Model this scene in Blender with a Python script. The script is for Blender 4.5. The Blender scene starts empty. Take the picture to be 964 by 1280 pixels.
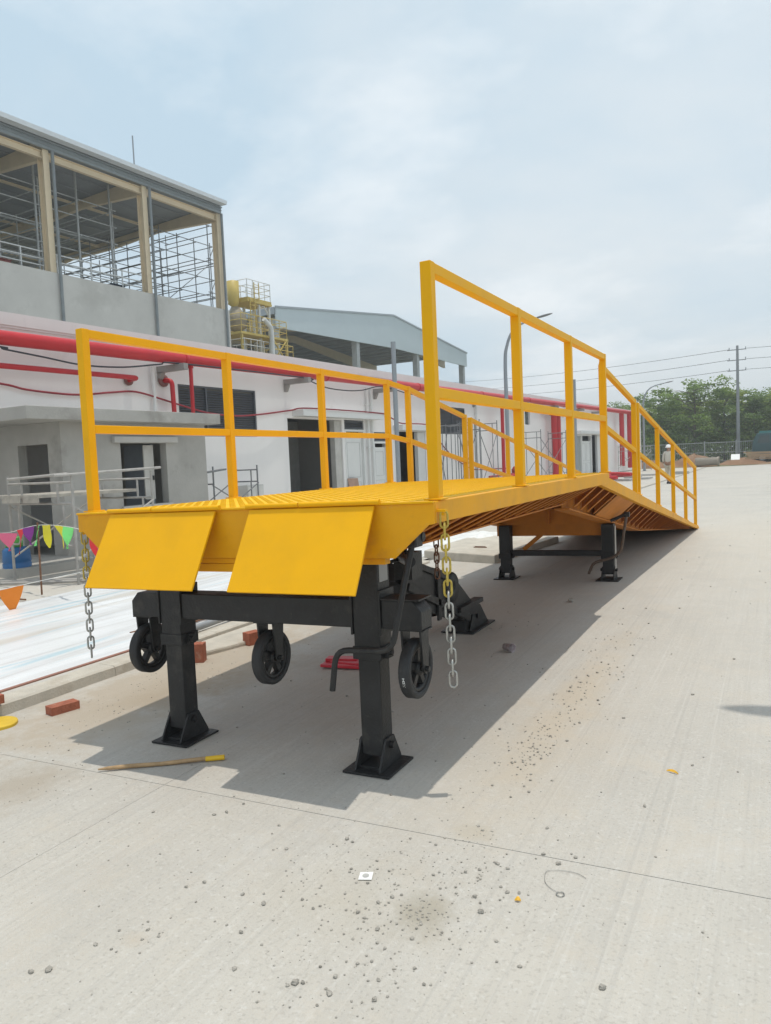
import bpy, math, random
from mathutils import Matrix, Vector, noise
R = math.radians
rng = random.Random(7)
scene = bpy.context.scene
C = scene.collection

# ------------------------------------------------------------------ camera
cam_d = bpy.data.cameras.new('camera')
cam = bpy.data.objects.new('camera', cam_d); C.objects.link(cam)
CAM_YAW, CAM_PITCH, CAM_ROLL = R(27.4023), R(3.8223), R(-2.4472)
fwd = Vector((-math.sin(CAM_YAW)*math.cos(CAM_PITCH), math.cos(CAM_YAW)*math.cos(CAM_PITCH), -math.sin(CAM_PITCH)))
rx = Vector((math.cos(CAM_YAW), math.sin(CAM_YAW), 0)); up = rx.cross(fwd)
x2 = math.cos(CAM_ROLL)*rx + math.sin(CAM_ROLL)*up
u2 = -math.sin(CAM_ROLL)*rx + math.cos(CAM_ROLL)*up
M = Matrix((x2, u2, -fwd)).transposed().to_4x4()
M.translation = Vector((1.4209, -3.2637, 1.5007))
cam.matrix_world = M
cam_d.sensor_fit = 'HORIZONTAL'; cam_d.sensor_width = 36.0
cam_d.lens = 36.0*942.84/964.0
cam_d.clip_start = 0.05; cam_d.clip_end = 5000
scene.camera = cam

# ------------------------------------------------------------------ sun and sky
SUN_DIR = Vector((0.075, 0.045, 1.0)).normalized()
sun_el = math.asin(SUN_DIR.z); sun_az = math.atan2(SUN_DIR.x, SUN_DIR.y)
sd = bpy.data.lights.new('sun', 'SUN'); sd.energy = 2.05; sd.angle = R(0.6); sd.color = (1.0, 0.935, 0.83)
so = bpy.data.objects.new('sun', sd); C.objects.link(so)
so.rotation_euler = (-SUN_DIR).to_track_quat('-Z', 'Y').to_euler(); so.location = (0, 0, 60)

W = bpy.data.worlds.new('World'); scene.world = W; W.use_nodes = True
nt = W.node_tree; N = nt.nodes; L = nt.links
N.clear()
def wn(t, **k):
    n = N.new(t)
    for a, b in k.items(): setattr(n, a, b)
    return n
out = wn('ShaderNodeOutputWorld'); bg = wn('ShaderNodeBackground'); L.new(bg.outputs[0], out.inputs[0])
bg.inputs['Strength'].default_value = 0.113
sky = wn('ShaderNodeTexSky', sky_type='NISHITA', sun_disc=False)
sky.sun_elevation = sun_el; sky.sun_rotation = sun_az; sky.air_density = 1.0; sky.dust_density = 3.0; sky.ozone_density = 1.0
tc = wn('ShaderNodeTexCoord'); sep = wn('ShaderNodeSeparateXYZ'); L.new(tc.outputs['Generated'], sep.inputs[0])
# project the view direction on a flat cloud deck: (x, y) / (z + 0.12)
addz = wn('ShaderNodeMath', operation='ADD'); L.new(sep.outputs[2], addz.inputs[0]); addz.inputs[1].default_value = 0.16
mx = wn('ShaderNodeMath', operation='MAXIMUM'); L.new(addz.outputs[0], mx.inputs[0]); mx.inputs[1].default_value = 0.05
dx = wn('ShaderNodeMath', operation='DIVIDE'); dy = wn('ShaderNodeMath', operation='DIVIDE')
L.new(sep.outputs[0], dx.inputs[0]); L.new(mx.outputs[0], dx.inputs[1])
L.new(sep.outputs[1], dy.inputs[0]); L.new(mx.outputs[0], dy.inputs[1])
cmb = wn('ShaderNodeCombineXYZ'); L.new(dx.outputs[0], cmb.inputs[0]); L.new(dy.outputs[0], cmb.inputs[1])
def wnoise(scale, detail, rough, off, dist=0.0):
    mp = wn('ShaderNodeMapping'); mp.inputs['Location'].default_value = off; L.new(cmb.outputs[0], mp.inputs[0])
    n = wn('ShaderNodeTexNoise'); n.inputs['Scale'].default_value = scale; n.inputs['Detail'].default_value = detail
    n.inputs['Roughness'].default_value = rough; n.inputs['Distortion'].default_value = dist
    L.new(mp.outputs[0], n.inputs['Vector']); return n
def wramp(src, a, b, ca=(0, 0, 0, 1), cb=(1, 1, 1, 1)):
    r = wn('ShaderNodeValToRGB'); r.color_ramp.elements[0].position = a; r.color_ramp.elements[1].position = b
    r.color_ramp.elements[0].color = ca; r.color_ramp.elements[1].color = cb
    L.new(src, r.inputs[0]); return r
veil = wramp(wnoise(0.55, 6, 0.55, (3.1, 1.7, 0), 0.4).outputs['Fac'], 0.36, 0.62)
puff = wramp(wnoise(1.1, 8, 0.55, (4.0, 0.3, 0), 0.2).outputs['Fac'], 0.50, 0.64)
veilcol = wn('ShaderNodeMixRGB'); veilcol.inputs[1].default_value = (4.45, 5.7, 6.6, 1); veilcol.inputs[2].default_value = (6.35, 6.85, 7.1, 1)
L.new(veil.outputs[0], veilcol.inputs[0])
m1 = wn('ShaderNodeMixRGB'); m1.inputs[0].default_value = 0.90; L.new(sky.outputs[0], m1.inputs[1]); L.new(veilcol.outputs[0], m1.inputs[2])
m2 = wn('ShaderNodeMixRGB'); L.new(m1.outputs[0], m2.inputs[1]); m2.inputs[2].default_value = (7.8, 8.05, 8.2, 1)
pf = wn('ShaderNodeMath', operation='MULTIPLY'); L.new(puff.outputs[0], pf.inputs[0]); pf.inputs[1].default_value = 0.5; L.new(pf.outputs[0], m2.inputs[0])
L.new(m2.outputs[0], bg.inputs['Color'])

scene.view_settings.view_transform = 'Standard'; scene.view_settings.look = 'None'
scene.view_settings.exposure = 0.24; scene.view_settings.gamma = 1.0
scene.cycles.max_bounces = 6; scene.cycles.diffuse_bounces = 4

# ------------------------------------------------------------------ geometry helpers
class MB:
    def __init__(s): s.v = []; s.f = []; s.sm = []
    def add(s, vs, fs, smooth=False):
        o = len(s.v); s.v += [Vector(v) for v in vs]
        for f in fs: s.f.append([i+o for i in f]); s.sm.append(smooth)
        return s
    def box(s, x0, x1, y0, y1, z0, z1):
        return s.add([(x0,y0,z0),(x1,y0,z0),(x1,y1,z0),(x0,y1,z0),(x0,y0,z1),(x1,y0,z1),(x1,y1,z1),(x0,y1,z1)],
                     [(3,2,1,0),(4,5,6,7),(0,1,5,4),(1,2,6,5),(2,3,7,6),(3,0,4,7)])
    def obox(s, c, ax, ay, az):       # centre and three half-extent vectors
        c = Vector(c); ax = Vector(ax); ay = Vector(ay); az = Vector(az)
        vs = [c+a*ax+b*ay+d*az for d in (-1,1) for a, b in ((-1,-1),(1,-1),(1,1),(-1,1))]
        return s.add(vs, [(3,2,1,0),(4,5,6,7),(0,1,5,4),(1,2,6,5),(2,3,7,6),(3,0,4,7)])
    def bar(s, p0, p1, w, h, upv=(0,0,1)):
        p0 = Vector(p0); p1 = Vector(p1); d = p1-p0; dn = d.normalized(); u = Vector(upv)
        sd_ = dn.cross(u)
        if sd_.length < 1e-4: sd_ = dn.cross(Vector((0,1,0)))
        sd_.normalize(); u = sd_.cross(dn)
        return s.obox((p0+p1)/2, d/2, sd_*w/2, u*h/2)
    def prism(s, poly, plane, d0, d1):
        n = len(poly)
        def P(a, b, d): return {'xz': (a, d, b), 'yz': (d, a, b), 'xy': (a, b, d)}[plane]
        vs = [P(a, b, d0) for a, b in poly]+[P(a, b, d1) for a, b in poly]
        fs = [list(range(n))[::-1], list(range(n, 2*n))]+[(i, (i+1) % n, (i+1) % n+n, i+n) for i in range(n)]
        return s.add(vs, fs)
    def tube(s, pts, r, n=8, caps=True, closed=False):
        pts = [Vector(p) for p in pts]; k = len(pts); rs = r if isinstance(r, (list, tuple)) else [r]*k
        prev = None; rings = []
        for i, p in enumerate(pts):
            if closed: t = (pts[(i+1) % k]-pts[i-1])
            else: t = (pts[min(i+1, k-1)]-pts[max(i-1, 0)])
            t.normalize()
            if prev is None:
                a = t.orthogonal().normalized()
            else:
                a = prev-t*prev.dot(t)
                a = a.normalized() if a.length > 1e-6 else t.orthogonal().normalized()
            prev = a; b = t.cross(a)
            rings.append([p+(a*math.cos(2*math.pi*j/n)+b*math.sin(2*math.pi*j/n))*rs[i] for j in range(n)])
        vs = [v for r_ in rings for v in r_]; fs = []
        for i in range(k if closed else k-1):
            i2 = (i+1) % k
            for j in range(n): fs.append((i*n+j, i*n+(j+1) % n, i2*n+(j+1) % n, i2*n+j))
        s.add(vs, fs, True)
        if caps and not closed:
            s.add(rings[0], [list(range(n))[::-1]]); s.add(rings[-1], [list(range(n))])
        return s
    def lathe(s, prof, o, axis, n=24, smooth=True, close=True):   # prof: (radius, along); closed profile loop
        o = Vector(o); ax = Vector(axis).normalized(); a = ax.orthogonal().normalized(); b = ax.cross(a)
        m = len(prof); vs = []
        for j in range(n):
            t = 2*math.pi*j/n; d = a*math.cos(t)+b*math.sin(t)
            vs += [o+ax*h+d*r for r, h in prof]
        fs = []
        for j in range(n):
            j2 = (j+1) % n
            for i in range(m if close else m-1):
                i2 = (i+1) % m
                fs.append((j*m+i, j2*m+i, j2*m+i2, j*m+i2))
        return s.add(vs, fs, smooth)
    def rock(s, c, r, rg, flat=0.6):
        c = Vector(c); vs = []
        for th, rr in ((-0.9, 0.55), (0.0, 1.0), (0.75, 0.75)):
            n = 6
            for j in range(n):
                a = 2*math.pi*(j+0.5*rg.random())/n; q = r*rr*rg.uniform(0.7, 1.25)
                vs.append(c+Vector((q*math.cos(a), q*math.sin(a), r*flat*(th+0.9)*rg.uniform(0.8, 1.2))))
        fs = [list(range(6))[::-1], list(range(12, 18))]
        for k in range(2):
            for j in range(6): fs.append((k*6+j, k*6+(j+1) % 6, k*6+6+(j+1) % 6, k*6+6+j))
        return s.add(vs, fs)

def chain_world(o):
    m = o.matrix_basis.copy(); p = o.parent
    while p: m = p.matrix_basis @ m; p = p.parent
    return m
GX, GY, GD = 0.0178, 0.0067, -0.08
def gz(x, y): return GX*max(-3.2, min(4, x))+GY*max(-6, min(12, y))+GD
SHEAR = Matrix(((1,0,0,0),(0,1,0,0),(GX,0,1,0),(0,0,0,1)))
BA = R(3.488)
FRAME = Matrix.Translation((-8.652-64.12*math.tan(BA), 0, 0)) @ Matrix.Rotation(-BA, 4, 'Z')   # x = out of the facade, y = along it
def build(name, mb, m, parent=None, frame=None, bevel=0.0, kind=None, fixn=False):
    T = Matrix.Identity(4) if frame is None else frame
    if parent: T = chain_world(parent).inverted() @ T
    me = bpy.data.meshes.new(name)
    me.from_pydata([T @ v for v in mb.v], [], mb.f); me.update()
    me.polygons.foreach_set('use_smooth', mb.sm)
    if fixn:
        import bmesh
        b = bmesh.new(); b.from_mesh(me); bmesh.ops.recalc_face_normals(b, faces=b.faces); b.to_mesh(me); b.free()
    me.materials.append(m)
    o = bpy.data.objects.new(name, me); C.objects.link(o)
    if parent: o.parent = parent
    if bevel:
        bv = o.modifiers.new('bevel', 'BEVEL'); bv.width = bevel; bv.segments = 2; bv.limit_method = 'ANGLE'; bv.angle_limit = R(40)
    if kind: o['kind'] = kind
    return o
def dup(o, off, parent=None):         # same mesh, moved by a vector in the parent's space
    c = o.copy(); C.objects.link(c); c.parent = parent or o.parent
    c.location = o.location+Vector(off); return c
def tag(o, label, cat, group=None):
    o['label'] = label; o['category'] = cat
    if group: o['group'] = group
    return o
def thing(name, label, cat, loc=(0,0,0), rz=0.0, group=None, frame=None):
    o = bpy.data.objects.new(name, None); C.objects.link(o); o.empty_display_size = 0.1
    o.matrix_basis = (frame if frame is not None else Matrix.Identity(4)) @ Matrix.Translation(loc) @ Matrix.Rotation(rz, 4, 'Z')
    return tag(o, label, cat, group)
def copy_tree(o, parent=None):
    c = o.copy(); C.objects.link(c); c.parent = parent
    for ch in list(o.children): copy_tree(ch, c)
    return c

# ------------------------------------------------------------------ materials
def mat(name, col, rough=0.6, metal=0.0, var=0.12, scale=3.0, bump=0.0, bscale=40.0, col2=None, spots=None, streak=False, spec=0.5, rvar=0.0):
    m = bpy.data.materials.new(name); m.use_nodes = True
    t = m.node_tree; n = t.nodes; l = t.links; b = n['Principled BSDF']
    b.inputs['Roughness'].default_value = rough; b.inputs['Metallic'].default_value = metal
    b.inputs['Specular IOR Level'].default_value = spec
    co = n.new('ShaderNodeNewGeometry')
    mp = n.new('ShaderNodeMapping'); l.new(co.outputs['Position'], mp.inputs[0])
    if streak: mp.inputs['Scale'].default_value = (1, 1, 0.12)
    nz = n.new('ShaderNodeTexNoise'); nz.inputs['Scale'].default_value = scale; nz.inputs['Detail'].default_value = 6; nz.inputs['Roughness'].default_value = 0.6
    l.new(mp.outputs[0], nz.inputs['Vector'])
    rp = n.new('ShaderNodeValToRGB'); rp.color_ramp.elements[0].position = 0.3; rp.color_ramp.elements[1].position = 0.7
    c1 = [max(0, c*(1-var)) for c in col]; c2 = list(col2) if col2 else [min(1, c*(1+var)) for c in col]
    rp.color_ramp.elements[0].color = (*c1, 1); rp.color_ramp.elements[1].color = (*c2, 1)
    l.new(nz.outputs['Fac'], rp.inputs[0]); last = rp.outputs[0]
    if spots:     # (colour, scale, threshold, strength): dirt or wear
        for sc_, ss, th, st in spots:
            z2 = n.new('ShaderNodeTexNoise'); z2.inputs['Scale'].default_value = ss; z2.inputs['Detail'].default_value = 8; z2.inputs['Roughness'].default_value = 0.65
            l.new(co.outputs['Position'], z2.inputs['Vector'])
            r2 = n.new('ShaderNodeValToRGB'); r2.color_ramp.elements[0].position = th; r2.color_ramp.elements[1].position = min(1, th+0.12)
            r2.color_ramp.elements[1].color = (st, st, st, 1)
            l.new(z2.outputs['Fac'], r2.inputs[0])
            mxn = n.new('ShaderNodeMixRGB'); l.new(r2.outputs[0], mxn.inputs[0]); l.new(last, mxn.inputs[1]); mxn.inputs[2].default_value = (*sc_, 1)
            last = mxn.outputs[0]
    l.new(last, b.inputs['Base Color'])
    if rvar:
        mr = n.new('ShaderNodeMapRange'); mr.inputs['To Min'].default_value = rough-rvar; mr.inputs['To Max'].default_value = rough+rvar
        l.new(nz.outputs['Fac'], mr.inputs[0]); l.new(mr.outputs[0], b.inputs['Roughness'])
    if bump:
        bn = n.new('ShaderNodeTexNoise'); bn.inputs['Scale'].default_value = bscale; bn.inputs['Detail'].default_value = 5
        l.new(co.outputs['Position'], bn.inputs['Vector'])
        bp = n.new('ShaderNodeBump'); bp.inputs['Strength'].default_value = bump; bp.inputs['Distance'].default_value = 0.01
        l.new(bn.outputs['Fac'], bp.inputs['Height']); l.new(bp.outputs[0], b.inputs['Normal'])
    return m
YEL = mat('yellow_paint', (0.82, 0.42, 0.003), 0.5, var=0.03, scale=5, bump=0.05, bscale=60, spec=0.2, spots=[((0.72, 0.37, 0.006), 2.2, 0.54, 0.4), ((0.80, 0.50, 0.06), 11, 0.64, 0.25), ((0.40, 0.20, 0.03), 38, 0.70, 0.5), ((0.22, 0.10, 0.03), 75, 0.745, 0.8)], rvar=0.14)
YELD = mat('yellow_paint_dusty', (0.82, 0.50, 0.010), 0.6, spec=0.25, var=0.08, scale=12, bump=0.2, bscale=90, spots=[((0.5, 0.36, 0.12), 4, 0.62, 0.5)])
ORG = mat('yellow_paint_frame', (0.77, 0.36, 0.004), 0.5, spec=0.28, var=0.08, scale=4, bump=0.1, bscale=50, spots=[((0.52, 0.22, 0.03), 3, 0.56, 0.5), ((0.62, 0.38, 0.12), 9, 0.62, 0.35), ((0.25, 0.10, 0.03), 60, 0.72, 0.7)], rvar=0.12)
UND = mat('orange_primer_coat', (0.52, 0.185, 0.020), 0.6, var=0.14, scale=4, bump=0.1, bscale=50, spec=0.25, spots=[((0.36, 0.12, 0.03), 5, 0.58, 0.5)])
UNDP = mat('shaded_deck_underside', (0.30, 0.105, 0.014), 0.7, var=0.15, scale=3, spec=0.2)  # deck underside coloured darker to paint in the shade between the ribs
GUTT = mat('white_gutter', (0.62, 0.66, 0.69), 0.5, var=0.05)
CHY = mat('old_yellow_chain', (0.50, 0.37, 0.06), 0.55, var=0.25, scale=40, spots=[((0.25, 0.2, 0.12), 25, 0.6, 0.6)])
BLK = mat('black_paint', (0.022, 0.0225, 0.0235), 0.46, spec=0.35, var=0.25, scale=9, bump=0.25, bscale=70, spots=[((0.075, 0.070, 0.062), 5, 0.56, 0.45), ((0.14, 0.125, 0.105), 24, 0.64, 0.45), ((0.20, 0.15, 0.11), 90, 0.72, 0.6)], rvar=0.16)
RUB = mat('rubber', (0.022, 0.023, 0.025), 0.62, var=0.2, scale=14, bump=0.2, bscale=120, spots=[((0.10, 0.095, 0.085), 10, 0.62, 0.4)])
CHN = mat('galvanised_steel', (0.40, 0.40, 0.38), 0.38, metal=0.7, var=0.2, scale=30, spots=[((0.16, 0.13, 0.10), 18, 0.62, 0.6)])
RUST = mat('rusty_steel', (0.20, 0.10, 0.055), 0.75, var=0.3, scale=20, bump=0.3, bscale=60)
WHT = mat('white_wall_paint', (0.80, 0.785, 0.775), 0.8, var=0.03, scale=0.6, bump=0.1, bscale=12, spots=[((0.60, 0.57, 0.54), 0.9, 0.60, 0.35), ((0.5, 0.46, 0.42), 3.0, 0.70, 0.35)], streak=True)
WHD = mat('white_door_paint', (0.72, 0.73, 0.72), 0.5, var=0.03, scale=2)
CON = mat('grey_concrete', (0.40, 0.39, 0.365), 0.9, var=0.12, scale=1.3, bump=0.35, bscale=25, spots=[((0.22, 0.205, 0.185), 1.1, 0.56, 0.55), ((0.46, 0.45, 0.43), 2.3, 0.62, 0.6)])
CONH = mat('hall_concrete', (0.56, 0.55, 0.52), 0.9, var=0.08, scale=0.5, bump=0.2, bscale=8, spots=[((0.45, 0.44, 0.41), 0.6, 0.54, 0.6), ((0.64, 0.63, 0.60), 1.3, 0.6, 0.6), ((0.42, 0.40, 0.37), 5, 0.62, 0.4)])
CONB = mat('bracket_concrete', (0.30, 0.285, 0.27), 0.9, var=0.12, scale=4)
LOUV = mat('louvre_grey', (0.085, 0.095, 0.11), 0.5, var=0.1, scale=2)
REDP = mat('red_pipe_paint', (0.50, 0.012, 0.020), 0.38, var=0.08, scale=2, spots=[((0.62, 0.10, 0.10), 3, 0.62, 0.35)])
REDH = mat('red_hose', (0.26, 0.022, 0.035), 0.6, var=0.15)
CABL = mat('black_cable', (0.03, 0.035, 0.045), 0.6)
CREAM = mat('cream_steel_paint', (0.72, 0.60, 0.42), 0.5, var=0.06, scale=1.5, spots=[((0.45, 0.34, 0.2), 1.4, 0.66, 0.4)])
GALV = mat('zinc_sheet', (0.36, 0.40, 0.43), 0.45, metal=0.35, var=0.07, scale=1.0)
ROOFB = mat('blue_grey_sheet', (0.52, 0.60, 0.635), 0.5, var=0.04, scale=0.4)
ROOFU = mat('roof_underside', (0.25, 0.27, 0.285), 0.7, var=0.1, scale=0.8)
SCAF = mat('scaffold_tube', (0.40, 0.385, 0.36), 0.55, metal=0.15, var=0.2, scale=5, spots=[((0.24, 0.17, 0.11), 8, 0.62, 0.5)])
SCAFD = mat('dark_scaffold_tube', (0.20, 0.21, 0.22), 0.5, metal=0.2, var=0.2, scale=5)
WOOD = mat('weathered_wood', (0.42, 0.28, 0.15), 0.8, var=0.25, scale=14, bump=0.3, bscale=50)
BRICK = mat('fired_clay', (0.36, 0.12, 0.07), 0.9, var=0.2, scale=22, bump=0.5, bscale=90, spots=[((0.45, 0.30, 0.22), 9, 0.60, 0.6)])
STONE = mat('grey_stone', (0.34, 0.32, 0.285), 0.95, var=0.35, scale=40, bump=0.3, bscale=200)
POLE = mat('grey_pole_paint', (0.30, 0.33, 0.36), 0.45, metal=0.3, var=0.05)
DKGREY = mat('dark_interior', (0.16, 0.155, 0.145), 0.9, var=0.1, scale=1)
GLASS = mat('dark_window', (0.05, 0.075, 0.08), 0.15, var=0.1)
SOIL = mat('red_soil', (0.27, 0.155, 0.09), 0.95, var=0.25, scale=0.9, bump=0.6, bscale=4, spots=[((0.38, 0.27, 0.18), 0.6, 0.55, 0.6)])
YTOW = mat('yellow_green_paint', (0.56, 0.42, 0.10), 0.5, var=0.1, scale=1.2, spots=[((0.33, 0.28, 0.08), 1.5, 0.58, 0.6)])
PAPER = mat('white_paper', (0.82, 0.82, 0.80), 0.8, var=0.02)

# ground material: pale concrete, sweeping strokes, dust and worn stains
def ground_mat(name, base, dust=True):
    m = mat(name, base, 0.88, var=0.07, scale=0.55, bump=0.22, bscale=170, spots=[((0.33, 0.325, 0.31), 0.35, 0.54, 0.45), ((0.56, 0.55, 0.53), 1.7, 0.60, 0.40)])
    t = m.node_tree; n = t.nodes; l = t.links; b = n['Principled BSDF']
    src = b.inputs['Base Color'].links[0].from_socket
    geo = [q for q in n if q.type == 'NEW_GEOMETRY'][0]
    def stretched(rot, sc, scale, lo, hi, amt, colr, detail=4):
        nonlocal src
        mp = n.new('ShaderNodeMapping'); mp.vector_type = 'POINT'; mp.inputs['Rotation'].default_value = (0, 0, rot); mp.inputs['Scale'].default_value = sc
        l.new(geo.outputs['Position'], mp.inputs[0])
        z = n.new('ShaderNodeTexNoise'); z.inputs['Scale'].default_value = scale; z.inputs['Detail'].default_value = detail; z.inputs['Roughness'].default_value = 0.65
        l.new(mp.outputs[0], z.inputs['Vector'])
        r = n.new('ShaderNodeValToRGB'); r.color_ramp.elements[0].position = lo; r.color_ramp.elements[1].position = hi; r.color_ramp.elements[1].color = (amt, amt, amt, 1)
        l.new(z.outputs['Fac'], r.inputs[0])
        k = n.new('ShaderNodeMixRGB'); l.new(r.outputs[0], k.inputs[0]); l.new(src, k.inputs[1]); k.inputs[2].default_value = (*colr, 1)
        src = k.outputs[0]; return z
    def layer(scale, lo, hi, amt, colr, rough=0.65, detail=8):
        nonlocal src
        z = n.new('ShaderNodeTexNoise'); z.inputs['Scale'].default_value = scale; z.inputs['Detail'].default_value = detail; z.inputs['Roughness'].default_value = rough
        l.new(geo.outputs['Position'], z.inputs['Vector'])
        r = n.new('ShaderNodeValToRGB'); r.color_ramp.elements[0].position = lo; r.color_ramp.elements[1].position = hi; r.color_ramp.elements[1].color = (amt, amt, amt, 1)
        l.new(z.outputs['Fac'], r.inputs[0])
        k = n.new('ShaderNodeMixRGB'); l.new(r.outputs[0], k.inputs[0]); l.new(src, k.inputs[1]); k.inputs[2].default_value = (*colr, 1); src = k.outputs[0]
    layer(0.22, 0.45, 0.62, 0.45, (0.53, 0.495, 0.435)); layer(0.9, 0.48, 0.64, 0.45, (0.42, 0.40, 0.365)); layer(2.6, 0.52, 0.66, 0.45, (0.49, 0.45, 0.385), 0.75); layer(7, 0.55, 0.68, 0.35, (0.54, 0.525, 0.49), 0.75)
    layer(75, 0.54, 0.66, 0.42, (0.31, 0.29, 0.26), 0.6, 3); layer(48, 0.57, 0.68, 0.45, (0.60, 0.585, 0.55), 0.6, 3); layer(21, 0.63, 0.70, 0.45, (0.36, 0.33, 0.285), 0.7); layer(1.3, 0.53, 0.60, 0.40, (0.52, 0.48, 0.42), 0.8); layer(0.6, 0.56, 0.63, 0.35, (0.545, 0.535, 0.51), 0.8)
    # sweeping strokes run about 17 degrees off the ramp's axis
    stretched(R(17), (9, 0.35, 1), 2.2, 0.50, 0.72, 0.27, (0.40, 0.385, 0.36))
    stretched(R(17), (26, 0.5, 1), 2.6, 0.50, 0.74, 0.20, (0.56, 0.55, 0.525))
    stretched(R(16), (16, 0.10, 1), 2.0, 0.575, 0.65, 0.27, (0.37, 0.355, 0.33)); stretched(R(19), (22, 0.16, 1), 2.4, 0.59, 0.67, 0.24, (0.60, 0.585, 0.55)); stretched(R(-38), (13, 0.22, 1), 1.3, 0.64, 0.71, 0.20, (0.38, 0.365, 0.34))
    stretched(R(4), (5, 0.15, 1), 1.6, 0.54, 0.74, 0.22, (0.57, 0.54, 0.50))
    if dust:
        def blob(cx, cy, rxx, ryy, rot, colr, amt, edge=0.5):
            nonlocal src
            mp = n.new('ShaderNodeMapping'); mp.vector_type = 'TEXTURE'; mp.inputs['Location'].default_value = (cx, cy, 0); mp.inputs['Rotation'].default_value = (0, 0, rot); mp.inputs['Scale'].default_value = (rxx, ryy, 50)
            l.new(geo.outputs['Position'], mp.inputs[0])
            ln = n.new('ShaderNodeVectorMath'); ln.operation = 'LENGTH'; l.new(mp.outputs[0], ln.inputs[0])
            z = n.new('ShaderNodeTexNoise'); z.inputs['Scale'].default_value = 4.2; z.inputs['Detail'].default_value = 9; z.inputs['Roughness'].default_value = 0.7
            l.new(geo.outputs['Position'], z.inputs['Vector'])
            a = n.new('ShaderNodeMath'); a.operation = 'MULTIPLY_ADD'; l.new(z.outputs['Fac'], a.inputs[0]); a.inputs[1].default_value = 1.9; a.inputs[2].default_value = -0.95
            s_ = n.new('ShaderNodeMath'); s_.operation = 'ADD'; l.new(ln.outputs['Value'], s_.inputs[0]); l.new(a.outputs[0], s_.inputs[1])
            r = n.new('ShaderNodeMapRange'); r.inputs['From Min'].default_value = 1.0; r.inputs['From Max'].default_value = 1.0-edge; r.inputs['To Max'].default_value = amt
            l.new(s_.outputs[0], r.inputs[0])
            k = n.new('ShaderNodeMixRGB'); l.new(r.outputs[0], k.inputs[0]); l.new(src, k.inputs[1]); k.inputs[2].default_value = (*colr, 1)
            src = k.outputs[0]
        SAND = (0.40, 0.335, 0.255); GRIT = (0.43, 0.39, 0.32)
        blob(-2.75, 1.1, 0.66, 2.0, 0, SAND, 0.75, 0.5); blob(-2.55, 0.75, 0.42, 0.9, 0.2, (0.34, 0.28, 0.205), 0.55, 0.9); blob(-2.2, 1.3, 0.35, 0.8, -0.2, (0.36, 0.30, 0.23), 0.6, 0.8)          # sand along the kerb
        blob(-2.75, 4.5, 0.55, 3.6, 0, (0.42, 0.37, 0.30), 0.6, 0.6)
        blob(-2.15, -0.75, 0.36, 0.42, 0.3, (0.36, 0.31, 0.245), 0.7, 0.7)
        blob(0.27, 1.6, 0.20, 2.0, 0, (0.50, 0.43, 0.33), 0.55, 0.8)
        blob(0.30, -0.98, 0.14, 0.17, 0.2, (0.33, 0.30, 0.24), 0.75, 0.6)
        blob(0.28, -0.38, 0.10, 0.08, 0, GRIT, 0.6, 0.6)
        blob(0.05, -1.0, 0.45, 0.35, 0, GRIT, 0.45, 1.0); blob(0.25, 0.6, 0.55, 1.5, 0, (0.50, 0.44, 0.355), 0.5, 1.0); blob(-2.3, 0.1, 0.5, 0.5, 0, (0.46, 0.41, 0.34), 0.6, 0.8); blob(0.8, -1.9, 0.8, 0.6, 0.3, (0.44, 0.41, 0.36), 0.3, 1.0); blob(-1.0, -1.4, 0.5, 0.5, 0, (0.43, 0.41, 0.37), 0.3, 1.0)
        blob(-0.55, -1.48, 0.06, 0.05, 0, (0.44, 0.36, 0.27), 0.35, 0.9)
        blob(3.0, 26, 2.5, 6, 0, (0.34, 0.31, 0.27), 0.5, 0.9)
        blob(-1.2, 3.6, 1.3, 4.2, 0, (0.44, 0.375, 0.305), 0.55, 1.0)
        blob(1.5, 10, 2.0, 8, 0.2, (0.53, 0.475, 0.395), 0.55, 1.0)
    l.new(src, b.inputs['Base Color'])
    return m
YARD = ground_mat('yard_concrete', (0.484, 0.463, 0.421))
KERBM = mat('kerb_concrete', (0.50, 0.465, 0.40), 0.9, var=0.12, scale=5, bump=0.4, bscale=60, spots=[((0.36, 0.31, 0.24), 3, 0.55, 0.5)])
# ------------------------------------------------------------------ terrain, yard, kerb, apron
def sheet(xs, ys, zf):
    m = MB(); nx = len(xs)
    m.add([(x, y, zf(x, y)) for y in ys for x in xs], [(j*nx+i, j*nx+i+1, (j+1)*nx+i+1, (j+1)*nx+i) for j in range(len(ys)-1) for i in range(nx-1)], True)
    return m
TERR = mat('dry_earth', (0.24, 0.19, 0.12), 0.95, var=0.2, scale=0.25, bump=0.5, bscale=3, col2=(0.15, 0.17, 0.07))
xs = [-320, -200, -120, -60, -30, -12, -4, 2, 10, 25, 45, 80, 160, 320]
ys = [-150, -80, -40, -12, 0, 20, 40, 58, 63, 66, 70, 90, 140, 200, 280, 380]
def terr_z(x, y):
    if y < 60 : return -0.42
    return -0.42+min(1, (y-60)/5.0)*0.50
o = build('ground', sheet(xs, ys, terr_z), TERR, kind='structure')
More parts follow.
